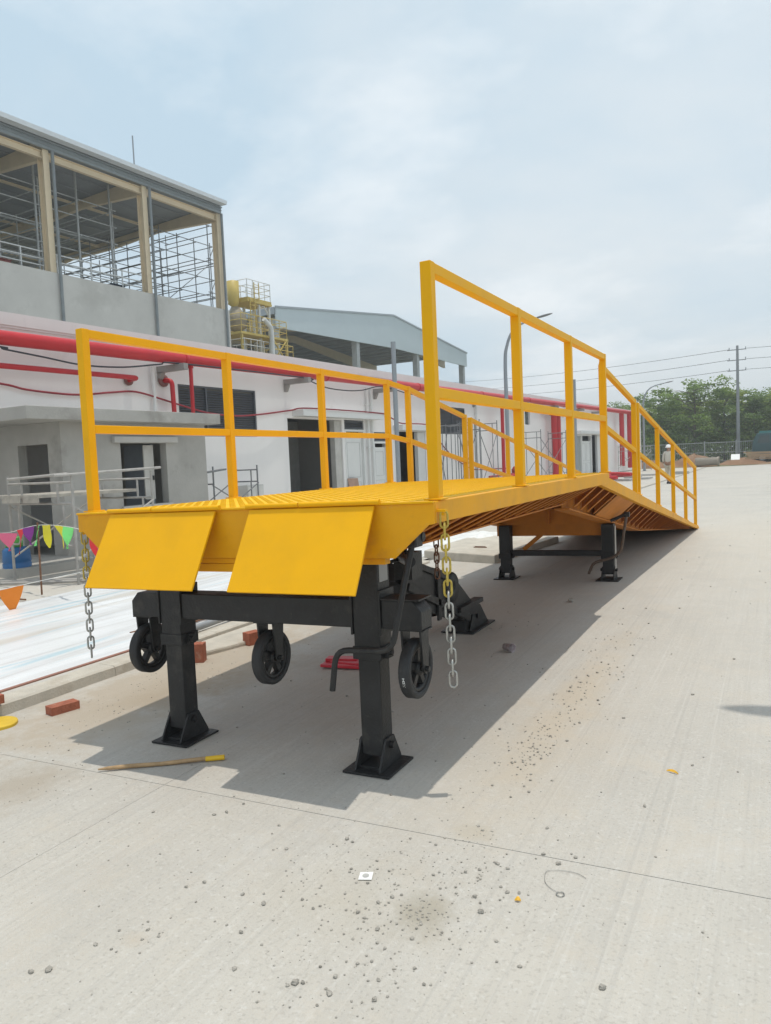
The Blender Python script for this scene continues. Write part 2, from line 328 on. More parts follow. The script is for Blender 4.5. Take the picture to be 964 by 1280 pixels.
# yard slabs: joints at X = -1.38 (lengthwise) and Y = -0.46 (crosswise)
yard = bpy.data.objects.new('yard_pavement', None); C.objects.link(yard); yard['kind'] = 'structure'
JX, JY, g = -1.38, -0.46, 0.0019
def slabxs(a, b): return [a]+[x for x in (-3.2, -1.0, 1.0, 2.5, 4.0, 8, 16) if a < x < b]+[b]
def slabys(a, b): return [a]+[y for y in (-6, -3, 2, 4, 6, 8, 10, 12, 18, 30, 45) if a < y < b]+[b]
def slab(xa, xb, ya, yb):
    X_, Y_ = slabxs(xa, xb), slabys(ya, yb)
    m = sheet(X_, Y_, gz)
    # skirt so that the joint is a real groove
    def wall(pts):
        k = len(pts); m.add([(x, y, gz(x, y)) for x, y in pts]+[(x, y, gz(x, y)-0.08) for x, y in pts], [(i, i+k, i+k+1, i+1) for i in range(k-1)])
    wall([(x, ya) for x in X_]); wall([(x, yb) for x in X_][::-1]); wall([(xa, y) for y in Y_][::-1]); wall([(xb, y) for y in Y_])
    for f in m.sm: pass
    return build('concrete_slab', m, YARD, yard)
XL_, XR_ = -3.42, 38.0
gx = 0.0010
slab(XL_, JX-gx, -14, JY-g); slab(JX+gx, XR_, -14, JY-g)
slab(XL_, JX-gx, JY+g, 63.0); slab(JX+gx, XR_, JY+g, 63.0)
base = sheet([-3.6, 0, 4, 38.4], [-14, -6, 0, 12, 63.2], lambda x, y: gz(x, y)-0.007)
build('joint_filler', base, mat('joint_filler', (0.30, 0.285, 0.255), 0.95, var=0.4, scale=5), yard)

# kerb between yard and building apron
AZ = -0.062
kerb = bpy.data.objects.new('kerb', None); C.objects.link(kerb); kerb['kind'] = 'structure'
kr = random.Random(3)
y = -9.0
while y < 7.28:
    y2 = min(7.3, y+1.25)
    m = MB(); seg = 5
    pts = [y+(y2-y)*i/seg for i in range(seg+1)]
    vs = []; fs = []
    for i, q in enumerate(pts):
        w = 0.012*noise.noise((q*2.1, 3, 0)); h = 0.010*noise.noise((q*1.7, 9, 0))
        top = AZ+0.012+h
        vs += [(-3.31+w, q, gz(-3.3, q)-0.05), (-3.325+w, q, top-0.012), (-3.345+w, q, top), (-3.50, q, top+0.003), (-3.50, q, top-0.2)]
    for i in range(seg):
        for k in range(4): fs.append((i*5+k, i*5+k+1, (i+1)*5+k+1, (i+1)*5+k)[::-1])
    m.add(vs, fs); m.add(vs[:5], [(0, 1, 2, 3, 4)]); m.add(vs[-5:], [(4, 3, 2, 1, 0)])
    build('kerb_stone', m, KERBM, kerb, fixn=True); y = y2+0.004
m = MB(); m.box(-3.66, -3.62, -9, 7.2, AZ-0.05, AZ+0.006); build('edge_strip', m, mat('red_brown_edging', (0.30, 0.15, 0.11), 0.8), kerb)
y = 10.0
while y < 62:
    m = MB(); m.box(-3.72, -3.58, y, y+2.0, -0.3, AZ+0.02); build('kerb_stone', m, KERBM, kerb, bevel=0.012); y += 2.006
APR = ground_mat('apron_concrete', (0.50, 0.475, 0.43), dust=False)
m = sheet([-30, -12, -6, -3.5], [-14, 0, 8, 30, 64], lambda x, y: AZ-0.004)
build('apron', m, APR, kind='structure')

# raised concrete slab beyond the tarpaulin, and the spilled concrete beside the kerb
m = MB(); m.prism([(-3.30, 7.62), (-2.26, 7.27), (-1.98, 9.9), (-3.6, 10.0), (-3.6, 7.7)], 'xy', -0.2, 0.052)
tag(build('concrete_plinth', m, KERBM, bevel=0.015), 'low concrete plinth jutting from the kerb beyond the first ramp legs', 'plinth')
m = MB(); m.box(-2.92, -2.70, 8.15, 8.17, 0.0525, 0.066); m.box(-2.9, -2.72, 8.155, 8.165, 0.066, 0.075)
tag(build('lifting_loop', m, RUST), 'short rusty steel loop on top of the low concrete plinth', 'steel loop')
m = MB(); rr = random.Random(5)
pts = [(-3.3, 1.62), (-3.02, 1.66), (-2.93, 1.95), (-2.84, 2.3), (-2.90, 2.75), (-3.3, 2.9)]
m.prism(pts, 'xy', -0.2, -0.078); 
tag(build('spilled_concrete', m, KERBM, bevel=0.02), 'hardened lump of spilled concrete against the kerb behind the bricks', 'concrete lump')

# white plastic sheeting laid over the apron between kerb and hut
def tarp_z(x, y):
    q = (x*0.9+y*0.16); e_ = max(0.0, min(1.0, (-3.668-x)/0.16))
    return AZ-0.001+e_*(0.001-AZ)+e_*(AZ+0.012+0.012*(1+math.sin(q*9+2*noise.noise((x*0.6, y*0.25, 0))))+0.025*max(0, noise.noise((x*3.0, y*0.5, 4)))+0.012*max(0, noise.noise((x*9, y*1.3, 1))))
xs = [-6.9+i*(3.235/70) for i in range(71)]; ys = [-8+i*0.16 for i in range(112)]
TARP = mat('white_plastic_sheet', (0.74, 0.755, 0.77), 0.35, var=0.05, scale=1.5, bump=0.2, bscale=9)
t = TARP.node_tree; n = t.nodes; l = t.links; b = n['Principled BSDF']; src = b.inputs['Base Color'].links[0].from_socket
geo = [q for q in n if q.type == 'NEW_GEOMETRY'][0]
for rot, sc, lo, hi, amt, colr in ((R(12), (7, 0.25, 1), 0.50, 0.60, 0.6, (0.60, 0.60, 0.60)), (R(8), (3.4, 0.14, 1), 0.56, 0.66, 0.7, (0.60, 0.56, 0.50)), (R(10), (5, 0.2, 1), 0.60, 0.68, 0.75, (0.42, 0.60, 0.68)), (R(11), (16, 0.3, 1), 0.56, 0.70, 0.45, (0.52, 0.50, 0.48))):
    mp = n.new('ShaderNodeMapping'); mp.inputs['Rotation'].default_value = (0, 0, rot); mp.inputs['Scale'].default_value = sc; l.new(geo.outputs['Position'], mp.inputs[0])
    z = n.new('ShaderNodeTexNoise'); z.inputs['Scale'].default_value = 1.6; z.inputs['Detail'].default_value = 5; l.new(mp.outputs[0], z.inputs['Vector'])
    r_ = n.new('ShaderNodeValToRGB'); r_.color_ramp.elements[0].position = lo; r_.color_ramp.elements[1].position = hi; r_.color_ramp.elements[1].color = (amt,)*3+(1,); l.new(z.outputs['Fac'], r_.inputs[0])
    k = n.new('ShaderNodeMixRGB'); l.new(r_.outputs[0], k.inputs[0]); l.new(src, k.inputs[1]); k.inputs[2].default_value = (*colr, 1); src = k.outputs[0]
l.new(src, b.inputs['Base Color'])
m = sheet(xs, ys, tarp_z)
tag(build('plastic_sheeting', m, TARP), 'crinkled white plastic sheeting spread over the ground beside the kerb', 'plastic sheet')
# crumpled sheet bundle behind the plinth
m = MB(); nx, ny = 26, 18
def bz(u, v): 
    e = max(0, math.sin(math.pi*u)*math.sin(math.pi*v))
    return AZ+0.02+e*(0.10+0.16*abs(noise.noise((u*5, v*4, 2)))+0.05*noise.noise((u*13, v*11, 5)))
m.add([(-4.35+1.5*u/(nx-1)+0.1*noise.noise((u*.3, v*.3, 0)), 9.0+2.2*v/(ny-1), bz(u/(nx-1), v/(ny-1))) for v in range(ny) for u in range(nx)], [(j*nx+i, j*nx+i+1, (j+1)*nx+i+1, (j+1)*nx+i) for j in range(ny-1) for i in range(nx-1)], True)
tag(build('crumpled_sheet', m, mat('pale_sheet', (0.72, 0.72, 0.70), 0.5)), 'heap of crumpled pale sheet lying behind the low concrete plinth', 'plastic sheet')

# ------------------------------------------------------------------ the yellow mobile yard ramp
ramp = thing('loading_ramp', 'long yellow steel mobile loading ramp with handrails, black legs and folding flaps', 'loading ramp', (-1.13, 0, gz(-1.13, 0)))
H = 1.312; YB = 4.05; SL = 0.161; XO, XRATE = -0.088, 0.0255
def dz(y): return H-max(0.0, y-YB)*SL
def rpart(name, mb, m=YEL, bevel=0.0, parent=None, kind=None): return build(name, mb, m, parent or ramp, SHEAR, bevel, kind, fixn=False)
DL, DR = -2.30, 0.032
LX, RXP = -2.27, 0.0
# level section
for xa, xb in ((DR-0.045, DR), (DL, DL+0.045)):
    m = MB(); m.box(xa, xb, -0.085, 4.03, H-0.106, H-0.003); rpart('side_beam', m, ORG, 0.004)
m = MB(); m.prism([(DL+0.001, H-0.012), (DR-0.001, H-0.012), (DR-0.001, H-0.107), (0.0, H-0.112), (-0.18, H-0.268), (-2.08, H-0.268), (-2.265, H-0.112), (DL+0.001, H-0.107)], 'xz', -0.101, -0.087)
fb = rpart('front_beam', m, ORG, 0.002)
m = MB(); m.box(-2.02, -0.24, -0.085, -0.03, H-0.30, H-0.27); m.box(-1.70, -0.50, -0.088, 0.03, H-0.345, H-0.3005); rpart('lower_channel', m, ORG, 0.003)
m = MB(); m.box(DL+0.046, DR-0.046, -0.086, 4.03, H-0.026, H-0.016); rpart('deck_plate', m, UNDP)
m = MB(); m.box(DL+0.048, DR-0.048, -0.083, 4.025, H-0.0155, H-0.0005)
yy = -0.06; k = 0
while yy < 4.0:
    x = DL+0.07+(0.035 if k % 2 else 0)
    while x < DR-0.1: m.box(x, x+0.034, yy, yy+0.012, H-0.0004, H+0.0021); x += 0.07
    yy += 0.043; k += 1
rpart('deck_grating', m, YELD, kind='stuff')
m = MB(); m.box(DL+0.002, DR-0.002, -0.112, -0.086, H-0.0115, H-0.001); rpart('edge_bar', m, YEL, 0.002)
# flaps with their hinge tubes
for xa, xb in ((-2.0, -1.228), (-1.0, -0.268)):
    p0, p1 = Vector((0, -0.118, 1.296)), Vector((0, -0.338, 0.905)); d = (p1-p0); nrm = Vector((0, d.z, -d.y)).normalized()
    m = MB(); m.obox(((xa+xb)/2, (p0.y+p1.y)/2, (p0.z+p1.z)/2), ((xb-xa)/2, 0, 0), d/2, nrm*0.006)
    fl = rpart('flap', m, YEL, 0.0015)
    m = MB(); mid = xa+(xb-xa)*0.42
    m.tube([(xa-0.02, -0.122, H+0.004), (mid-0.004, -0.122, H+0.004)], 0.0125, 10); m.tube([(mid+0.004, -0.122, H+0.004), (xb+0.03, -0.122, H+0.004)], 0.0135, 10)
    rpart('hinge', m, YEL, parent=fl)
m = MB(); m.tube([(DL+0.05, 4.036, H-0.020), (DR-0.05, 4.036, H-0.020)], 0.016, 10); rpart('section_hinge', m, ORG)
# sloping section
def sx(y): return XO+XRATE*(y-YB)
SE = 11.86
def slope_strip(mb, xa, xb, ya, yb, top, depth_a, depth_b):     # a bar following the slope; xa, xb relative to the right post line
    vs = []
    for y, dp in ((ya, depth_a), (yb, depth_b)):
        z = dz(y)+top
        vs += [(sx(y)+xa, y, z-dp), (sx(y)+xb, y, z-dp), (sx(y)+xb, y, z), (sx(y)+xa, y, z)]
    mb.add(vs, [(0, 1, 2, 3), (7, 6, 5, 4), (0, 4, 5, 1), (1, 5, 6, 2), (2, 6, 7, 3), (3, 7, 4, 0)]); return mb
SW = -2.11
for xa, xb in ((-0.025, 0.032), (SW-0.032, SW+0.025)):
    for ya, yb in ((4.036, 6.04), (6.044, SE)):
        rpart('slope_side_beam', slope_strip(MB(), xa, xb, ya, yb, -0.003, 0.11, 0.11 if yb < 8 else 0.055), ORG, 0.003)
rpart('slope_deck_plate', slope_strip(MB(), SW+0.026, -0.026, 4.04, SE, -0.018, 0.01, 0.01), UNDP)
m = MB(); y = 4.06
while y < SE-0.05:
    slope_strip(m, SW+0.03, -0.03, y, y+0.012, 0.002, 0.018, 0.018); y += 0.06
rpart('slope_grating', m, YELD, kind='stuff')
m = MB(); slope_strip(m, SW-0.03, 0.03, SE+0.001, SE+0.12, -0.005, 0.055, 0.03); rpart('toe_plate', m, ORG)
# main beams: web and flange
for cx in (-0.45, -1.81):
    m = MB(); m.box(cx-0.006, cx+0.006, -0.03, 4.0, H-0.275, H-0.027); m.box(cx-0.075, cx+0.075, -0.03, 4.0, H-0.287, H-0.2752)
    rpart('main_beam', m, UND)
    rel = cx-XO+(0.03 if cx > -1 else -0.02)
    m = MB(); slope_strip(m, rel-0.006, rel+0.006, 4.01, 11.2, -0.03, 0.30, 0.06); 
    vs = []
    for y, dp in ((4.01, 0.33), (7.6, 0.33), (11.2, 0.09)):
        z = dz(y); vs += [(sx(y)+rel-0.075, y, z-dp-0.012), (sx(y)+rel+0.075, y, z-dp-0.012), (sx(y)+rel+0.075, y, z-dp), (sx(y)+rel-0.075, y, z-dp)]
    m.add(vs, [(0, 1, 2, 3), (11, 10, 9, 8)]+[(i+k, i+4+k, i+4+(k+1) % 4, i+(k+1) % 4) for i in (0, 4) for k in range(4)])
    m.add([(sx(y)+rel, y, z_) for y in (4.01, 7.6, 11.2) for z_ in (dz(y)-0.03, dz(y)-(0.33 if y < 8 else 0.09))], [(0, 1, 3, 2), (2, 3, 5, 4)])
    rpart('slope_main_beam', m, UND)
# tapered ribs between side beams and main beams
def rib(y, dep, level):
    z = dz(y); xr_ = 0.0 if level else sx(y)
    for sgn, x0, x1 in ((1, (DR-0.046) if level else xr_-0.026, -0.375 if level else xr_-0.26), (-1, (DL+0.046) if level else xr_+SW+0.026, -1.885 if level else xr_+SW+0.36)):
        m = MB(); a = min(0.095, dep)
        m.prism([(x0, z-0.027), (x1, z-0.027), (x1, z-dep), (x0, z-a)], 'xz', y-0.004, y+0.004)
        m.bar((x0, y-0.04, z-a-0.004), (x1, y-0.04, z-dep-0.004), 0.078, 0.007)
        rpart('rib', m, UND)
    m = MB(); xa, xb = (-1.73, -0.53) if level else (xr_+SW+0.42, xr_-0.42)
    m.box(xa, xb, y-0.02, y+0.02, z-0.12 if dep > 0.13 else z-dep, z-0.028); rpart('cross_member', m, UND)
for i in range(14): rib(0.22+i*0.278, 0.262, True)
for i in range(4): rib(4.22+i*0.27, 0.30, False)
for i in range(18):
    y = 6.12+i*0.29; rib(y, max(0.07, min(0.32, 0.32-(y-7.6)*0.066)), False)
for sgn in (1, -1):   # solid gusset panels over the middle legs
    y0, y1 = 5.085, 5.98
    xo_, xi_ = (-0.026, -0.27) if sgn > 0 else (SW+0.026, SW+0.37)
    m = MB(); vs = []
    for y in (y0, y1): vs += [(sx(y)+xo_, y, dz(y)-0.105), (sx(y)+xi_, y, dz(y)-0.315), (sx(y)+xi_, y, dz(y)-0.325), (sx(y)+xo_, y, dz(y)-0.112)]
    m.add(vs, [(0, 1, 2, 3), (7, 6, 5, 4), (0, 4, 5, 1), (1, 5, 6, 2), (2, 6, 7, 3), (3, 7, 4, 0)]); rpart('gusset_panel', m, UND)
# handrails
PW = 0.027; PH = 1.10
levY = [0.0, 1.337, 2.675, 4.0]
slY = [4.355, 5.955, 6.142, 7.576, 8.990, 10.383, 11.72]
def post(px, y, z0): 
    m = MB(); m.box(px-PW, px+PW, y-PW, y+PW, z0, z0+PH); m.box(px-0.045, px+0.045, y-0.045, y+0.045, z0-0.001, z0+0.008); rpart('handrail_post', m, YEL, 0.003)
for px in (RXP, LX):
    for y in levY: post(px, y, H)
    for k in range(3):
        for nm, h in (('top_rail', PH-PW), ('middle_rail', 0.50)):
            m = MB(); a, b_ = levY[k]+PW+0.0005, levY[k+1]-PW-0.0005
            m.box(px-PW+0.002, px+PW-0.002, a, b_, H+h-PW+0.002, H+h+PW-0.002); rpart(nm, m, YEL, 0.003)
for side in (0, SW):
    def sp(y): return sx(y)+side
    for y in slY: post(sp(y), y, dz(y)-0.005)
    prs = [(slY[0], slY[1])]+[(slY[i], slY[i+1]) for i in range(2, 6)]
    for nm, h in (('top_rail', PH-PW), ('middle_rail', 0.50)):
        a, b_ = Vector((RXP if side == 0 else LX, levY[3]+PW, H+h)), Vector((sp(slY[0]), slY[0]-PW, dz(slY[0])+h-0.005))
        m = MB(); m.bar(a, b_, 2*PW-0.006, 2*PW-0.006); rpart(nm, m, YEL, 0.003)
        for ya, yb in prs:
            a, b_ = Vector((sp(ya), ya+PW+0.001, dz(ya+PW)+h-0.005)), Vector((sp(yb), yb-PW-0.001, dz(yb-PW)+h-0.005))
            m = MB(); m.bar(a, b_, 2*PW-0.005, 2*PW-0.005); rpart(nm, m, YEL, 0.003)
# support legs
def leg(cx, cy, ztop, zcol, zg, w=0.15, wi=0.125):
    m = MB(); h = w/2; m.box(cx-h, cx+h, cy-h*0.9, cy+h*0.9, zcol, ztop)
    lg = rpart('support_leg', m, BLK, 0.006)
    m = MB(); h2 = wi/2; m.box(cx-h2, cx+h2, cy-h2*0.9, cy+h2*0.9, zg+0.075, zcol-0.0005); rpart('inner_tube', m, BLK, 0.006, lg)
    m = MB(); e = h+0.007
    m.box(cx-e, cx+e, cy-e*0.9, cy+e*0.9, zcol-0.012, zcol+0.055); m.box(cx+e, cx+e+0.02, cy-0.03, cy+0.03, zcol-0.01, zcol+0.05)
    m.tube([(cx+e, cy-0.01, zcol+0.02), (cx+e+0.035, cy-0.01, zcol+0.02)], 0.016, 10); rpart('collar', m, BLK, 0.003, lg)
    m = MB(); pw = 0.135; m.box(cx-pw, cx+pw, cy-0.145, cy+0.145, zg+0.002, zg+0.014); 
    for sx_ in (-1, 1):
        xx = cx+sx_*(h2+0.008)
        m.prism([(cy-0.125, zg+0.0145), (cy+0.125, zg+0.0145), (cy+0.115, zg+0.04), (cy+0.045, zg+0.165), (cy-0.045, zg+0.165), (cy-0.115, zg+0.04)], 'yz', xx-0.006, xx+0.006)
        m.tube([(xx-0.012*1, cy, zg+0.125), (xx+sx_*0.03, cy, zg+0.125)], 0.02, 10)
    m.box(cx-h2-0.001, cx+h2+0.001, cy-0.09, cy+0.09, zg+0.0145, zg+0.03)
    rpart('foot', m, BLK, 0.002, lg)
    return lg
NY = 0.115
legR = leg(-0.435, NY, H-0.286, 0.515, GD+GY*NY)
legL = leg(-1.755, NY, H-0.286, 0.515, GD+GY*NY)
m = MB(); m.box(-0.365, -0.358, NY-0.045, NY+0.045, 0.90, 1.0); rpart('name_plate', m, mat('bare_plate', (0.36, 0.36, 0.35), 0.5), 0.0, legR)
m = MB(); m.tube([(-0.362, NY+0.0, 1.035), (-0.352, NY, 1.035)], 0.013, 12); rpart('bolt', m, CHN, 0, legR)
# flat plates beside the legs (outer leg ears)
for cx in (-0.435, -1.755):
    for sg in (-1, 1):
        m = MB(); m.box(cx+sg*0.082-0.006, cx+sg*0.082+0.006, NY-0.075, NY+0.085, 0.63, 0.86); rpart('beam_plate', m, BLK, 0.002)
# cross beam with chamfered ends
m = MB()
def chan(xa, xb): m.prism([(xa, 0.665), (xb, 0.665), (xb, 0.76), (xb-0.05 if xb > -0.3 else xb, 0.812), (xa+0.05 if xa < -1.9 else xa, 0.812), (xa, 0.76)], 'xz', NY-0.065, NY+0.065)
chan(-2.06, -1.844); chan(-1.666, -0.524); chan(-0.346, -0.125)
rpart('cross_beam', m, BLK, 0.005)
m = MB(); m.box(-0.345, -0.13, NY-0.075, NY+0.075, 0.8125, 0.822); rpart('beam_cap', m, BLK, 0.002)
# casters
def caster(cx):
    cy, cz, Rw = NY, 0.46, 0.151
    m = MB(); m.box(cx-0.075, cx+0.075, cy-0.055, cy+0.055, cz+0.197, cz+0.2045)
    for sg in (-1, 1):
        xx = cx+sg*0.052
        m.prism([(cy-0.048, cz+0.1965), (cy+0.048, cz+0.1965), (cy+0.03, cz-0.005), (cy, cz-0.03), (cy-0.03, cz-0.005)], 'yz', xx-0.006, xx+0.006)
    m.tube([(cx-0.075, cy, cz), (cx+0.075, cy, cz)], 0.014, 10)
    cs = rpart('caster', m, BLK, 0.002)
    m = MB(); m.lathe([(0.118, -0.027), (0.136, -0.031), (0.146, -0.029), (Rw, -0.023), (Rw, 0.023), (0.146, 0.029), (0.136, 0.031), (0.118, 0.027)], (cx, cy, cz), (1, 0, 0), 36); rpart('tyre', m, RUB, 0, cs)
    m = MB(); m.lathe([(0.098, -0.02), (0.1175, -0.024), (0.1175, 0.024), (0.098, 0.02)], (cx, cy, cz), (1, 0, 0), 32)
    m.lathe([(0.015, -0.034), (0.036, -0.034), (0.036, 0.034), (0.015, 0.034)], (cx, cy, cz), (1, 0, 0), 16)
    for k in range(5):
        a = 2*math.pi*(k+0.2)/5; d = Vector((0, math.cos(a), math.sin(a)))
        m.bar(Vector((cx, cy, cz))+d*0.034, Vector((cx, cy, cz))+d*0.102, 0.030, 0.036, (1, 0, 0))
    rpart('rim', m, BLK, 0, cs)
    return cs
c1_ = caster(-1.995); c2_ = caster(-1.085); c3_ = caster(-0.195)
# white print on the right caster's tread
m = MB(); WPR = mat('white_print', (0.62, 0.63, 0.62), 0.7)
def tread(u, v, su, sv):     # u along the axle, v along the tread (metres), on the camera-facing tread
    a0 = R(193)+v/0.1515
    for q in range(1):
        vs = []
        for du, dv in ((-su, -sv), (su, -sv), (su, sv), (-su, sv)):
            aa = a0+dv/0.1515; vs.append((-0.195+u+du, NY+0.1518*math.cos(aa), 0.46+0.1518*math.sin(aa)))
        m.add(vs, [(0, 1, 2, 3)])
for u, v, su, sv in ((0, -.020, .006, .002), (0, -.013, .002, .006), (0, -.006, .0065, .0016), (-.004, .0, .0016, .005), (.004, .0, .0016, .005), (0, .006, .0065, .0016), (-.005, .013, .0014, .0018), (.002, .016, .0014, .0018), (.006, .012, .0014, .0018), (-.001, .022, .0014, .0018), (-.006, .024, .0014, .0018), (.005, .026, .0014, .0018)): tread(u, v, su, sv)
rpart('tread_print', m, WPR, 0, c3_)
# crank handles with gear boxes
def smooth_path(pts, r=0.05, n=5):
    pts = [Vector(p) for p in pts]; o_ = [pts[0]]
    for i in range(1, len(pts)-1):
        a = (pts[i-1]-pts[i]); b_ = (pts[i+1]-pts[i]); ra = min(r, a.length*0.45, b_.length*0.45)
        A_, B_ = pts[i]+a.normalized()*ra, pts[i]+b_.normalized()*ra
        for k in range(n+1):
            t_ = k/n; o_.append(A_*(1-t_)**2+pts[i]*2*t_*(1-t_)+B_*t_**2)
    return o_+[pts[-1]]
m = MB(); m.tube(smooth_path([(-0.118, -0.03, 1.11), (-0.172, -0.09, 0.80), (-0.215, -0.10, 0.595), (-0.53, -0.10, 0.585), (-0.562, -0.10, 0.375)], 0.075), 0.0155, 10)
cr = rpart('crank_handle', m, BLK)
m = MB(); m.box(-0.16, -0.085, -0.06, 0.02, 1.09, 1.17); m.tube([(-0.36, 0.02, 1.135), (-0.08, 0.02, 1.135)], 0.022, 10); rpart('gear_box', m, BLK, 0.006, cr)
CRK = mat('worn_dark_steel', (0.10, 0.065, 0.045), 0.6, var=0.3, scale=20)
m = MB(); m.tube(smooth_path([(-0.12, 5.80, 0.76), (-0.20, 5.86, 0.33), (-0.29, 5.86, 0.255), (-0.53, 5.86, 0.19), (-0.585, 5.86, 0.055)], 0.06), 0.017, 8); cr = rpart('crank_handle', m, CRK)
m = MB(); m.tube([(-0.30, 5.80, 0.70), (-0.12, 5.80, 0.775)], 0.02, 8); m.tube([(-0.145, 5.80, 0.77), (-0.085, 5.80, 0.77)], 0.032, 10); rpart('gear_box', m, BLK, 0.004, cr)
# middle legs and their frame
MY = 6.02
leg(-0.375, MY, 0.645, 0.235, GD+GY*MY, 0.145, 0.125); leg(-1.665, MY, 0.645, 0.235, GD+GY*MY, 0.145, 0.125)
m = MB(); m.box(-1.59, -0.45, MY-0.03, MY+0.03, 0.255, 0.325); rpart('leg_stretcher', m, BLK, 0.004)
m = MB(); m.box(-0.296, -0.288, MY-0.04, MY+0.02, 0.10, 0.62); rpart('leg_side_strip', m, mat('pale_dusty_metal', (0.45, 0.42, 0.38), 0.7))
m = MB(); m.prism([(-1.76, 0.647), (-0.40, 0.647), (-0.40, 0.67), (-1.09, 0.842), (-1.76, 0.67)], 'xz', MY-0.006, MY+0.006)
m.bar((-1.77, MY, 0.672), (-1.09, MY, 0.85), 0.10, 0.010); m.bar((-1.09, MY, 0.85), (-0.39, MY, 0.672), 0.10, 0.010); m.box(-1.10, -1.08, MY-0.05, MY-0.006, 0.66, 0.83)
rpart('middle_truss', m, UND)
m = MB(); m.box(-1.80, -0.36, MY+0.06, MY+0.07, 0.50, 0.70); rpart('back_plate', m, UND)
m = MB(); m.bar((-1.20, MY+0.1, 0.60), (-1.20, MY+0.1, 0.515), 0.05, 0.05); m.bar((-1.205, MY+0.1, 0.53), (-1.44, MY+0.02, 0.33), 0.05, 0.05); rpart('diagonal_brace', m, UND, 0.003)
# central folding jack, let down behind the front legs
m = MB()
for xx in (-1.02, -1.26):
    m.prism([(1.60, 0.95), (1.80, 0.80), (2.03, 0.70), (2.23, 0.655), (2.44, 0.60), (2.66, 0.51), (3.03, 0.25), (3.24, 0.20), (3.20, 0.09), (2.53, 0.17), (2.16, 0.30), (1.68, 0.55)], 'yz', xx-0.006, xx+0.006)
m.bar((-1.14, 1.66, 0.70), (-1.14, 3.12, 0.075), 0.15, 0.14); m.box(-1.25, -1.03, 1.72, 2.22, 0.50, 0.66); m.bar((-1.0, 1.72, 0.585), (-1.0, 2.95, 0.10), 0.02, 0.06); m.bar((-1.0, 1.9, 0.72), (-1.0, 2.6, 0.50), 0.02, 0.05)
m.box(-1.012, -0.99, 2.25, 2.31, 0.22, 0.62)
jk = rpart('folding_jack', m, BLK, 0.004)
m = MB(); m.lathe([(0.001, -0.06), (0.120, -0.06), (0.130, -0.045), (0.130, 0.06), (0.120, 0.075), (0.001, 0.075)], (-1.06, 2.56, 0.44), (1, 0, 0), 28); rpart('pump_drum', m, BLK, 0, jk)
m = MB(); m.box(-1.05, -0.96, 2.65, 3.20, 0.205, 0.245); rpart('lever_bar', m, BLK, 0.003, jk)
JG = GD+GY*3.2
m = MB(); m.box(-1.30, -0.98, 2.98, 3.56, JG+0.003, JG+0.018); 
for xx in (-1.225, -1.035):
    m.prism([(3.02, JG+0.0185), (3.5, JG+0.0185), (3.47, JG+0.05), (3.30, JG+0.22), (3.14, JG+0.22)], 'yz', xx-0.006, xx+0.006)
m.tube([(-1.25, 3.2, JG+0.13), (-1.01, 3.2, JG+0.13)], 0.024, 10); m.box(-1.205, -1.055, 2.99, 3.38, JG+0.0185, JG+0.16)
rpart('foot', m, BLK, 0.003, jk)
m = MB(); m.tube([(-0.30, NY+0.2, 0.97), (-1.12, 1.66, 0.86)], 0.03, 10); m.box(-0.62, -0.50, 0.75, 0.90, 0.80, 0.96); m.tube([(-0.56, 0.6, 0.93), (-0.56, 1.0, 0.93)], 0.012, 8); m.tube([(-0.56, 0.80, 0.87), (-0.56, 0.80, 0.99)], 0.01, 8); rpart('jack_linkage', m, BLK, 0, jk)
# chains
def link_mesh(rot, ang=0.0):
    m = MB(); n_ = 6; pts = []
    for k in range(n_+1): a = math.pi*k/n_; pts.append((0.0170*math.cos(a), 0, 0.022+0.0170*math.sin(a)))
    for k in range(n_+1): a = math.pi+math.pi*k/n_; pts.append((0.0170*math.cos(a), 0, -0.022+0.0170*math.sin(a)))
    a_ = ang+(math.pi/2 if rot else 0); pts = [(p[0]*math.cos(a_), p[0]*math.sin(a_), p[2]) for p in pts]
    m.tube(pts, 0.0056, 6, closed=True); return m
def chain(x, y, ztop, zbot, mats, lean=(0, 0), nm='chain', ang=0.0):
    m = MB(); m.box(x-0.03, x+0.012, y-0.012, y+0.02, ztop+0.035, ztop+0.047); m.tube([(x-0.01, y, ztop+0.035), (x, y, ztop+0.02)], 0.007, 6)
    ch = rpart(nm, m, YEL)
    z = ztop; k = 0; protos = {}
    while z > zbot:
        mt = mats(z); key = (k % 2, mt.name); f = (ztop-z)
        q = Vector((x+lean[0]*f, y+lean[1]*f, z))
        if key not in protos:
            lm = link_mesh(k % 2, ang); lm.v = [v+q for v in lm.v]
            ob = rpart('chain_link', lm, mt, 0, ch); protos[key] = (ob, q)
        else:
            o0, q0 = protos[key]; d = q-q0; dup(o0, (d.x, d.y, d.z+GX*d.x), ch)
        z -= 0.0535; k += 1
chain(0.062, -0.06, 1.222, 0.45, lambda z: CHY if z > 0.86 else CHN, (0.022, 0), ang=R(22))
chain(-2.285, -0.075, 1.16, 0.42, lambda z: CHY if z > 0.90 else CHN, (-0.01, 0), ang=R(48))
chain(-0.665, 1.5, 0.94, 0.72, lambda z: RUST)

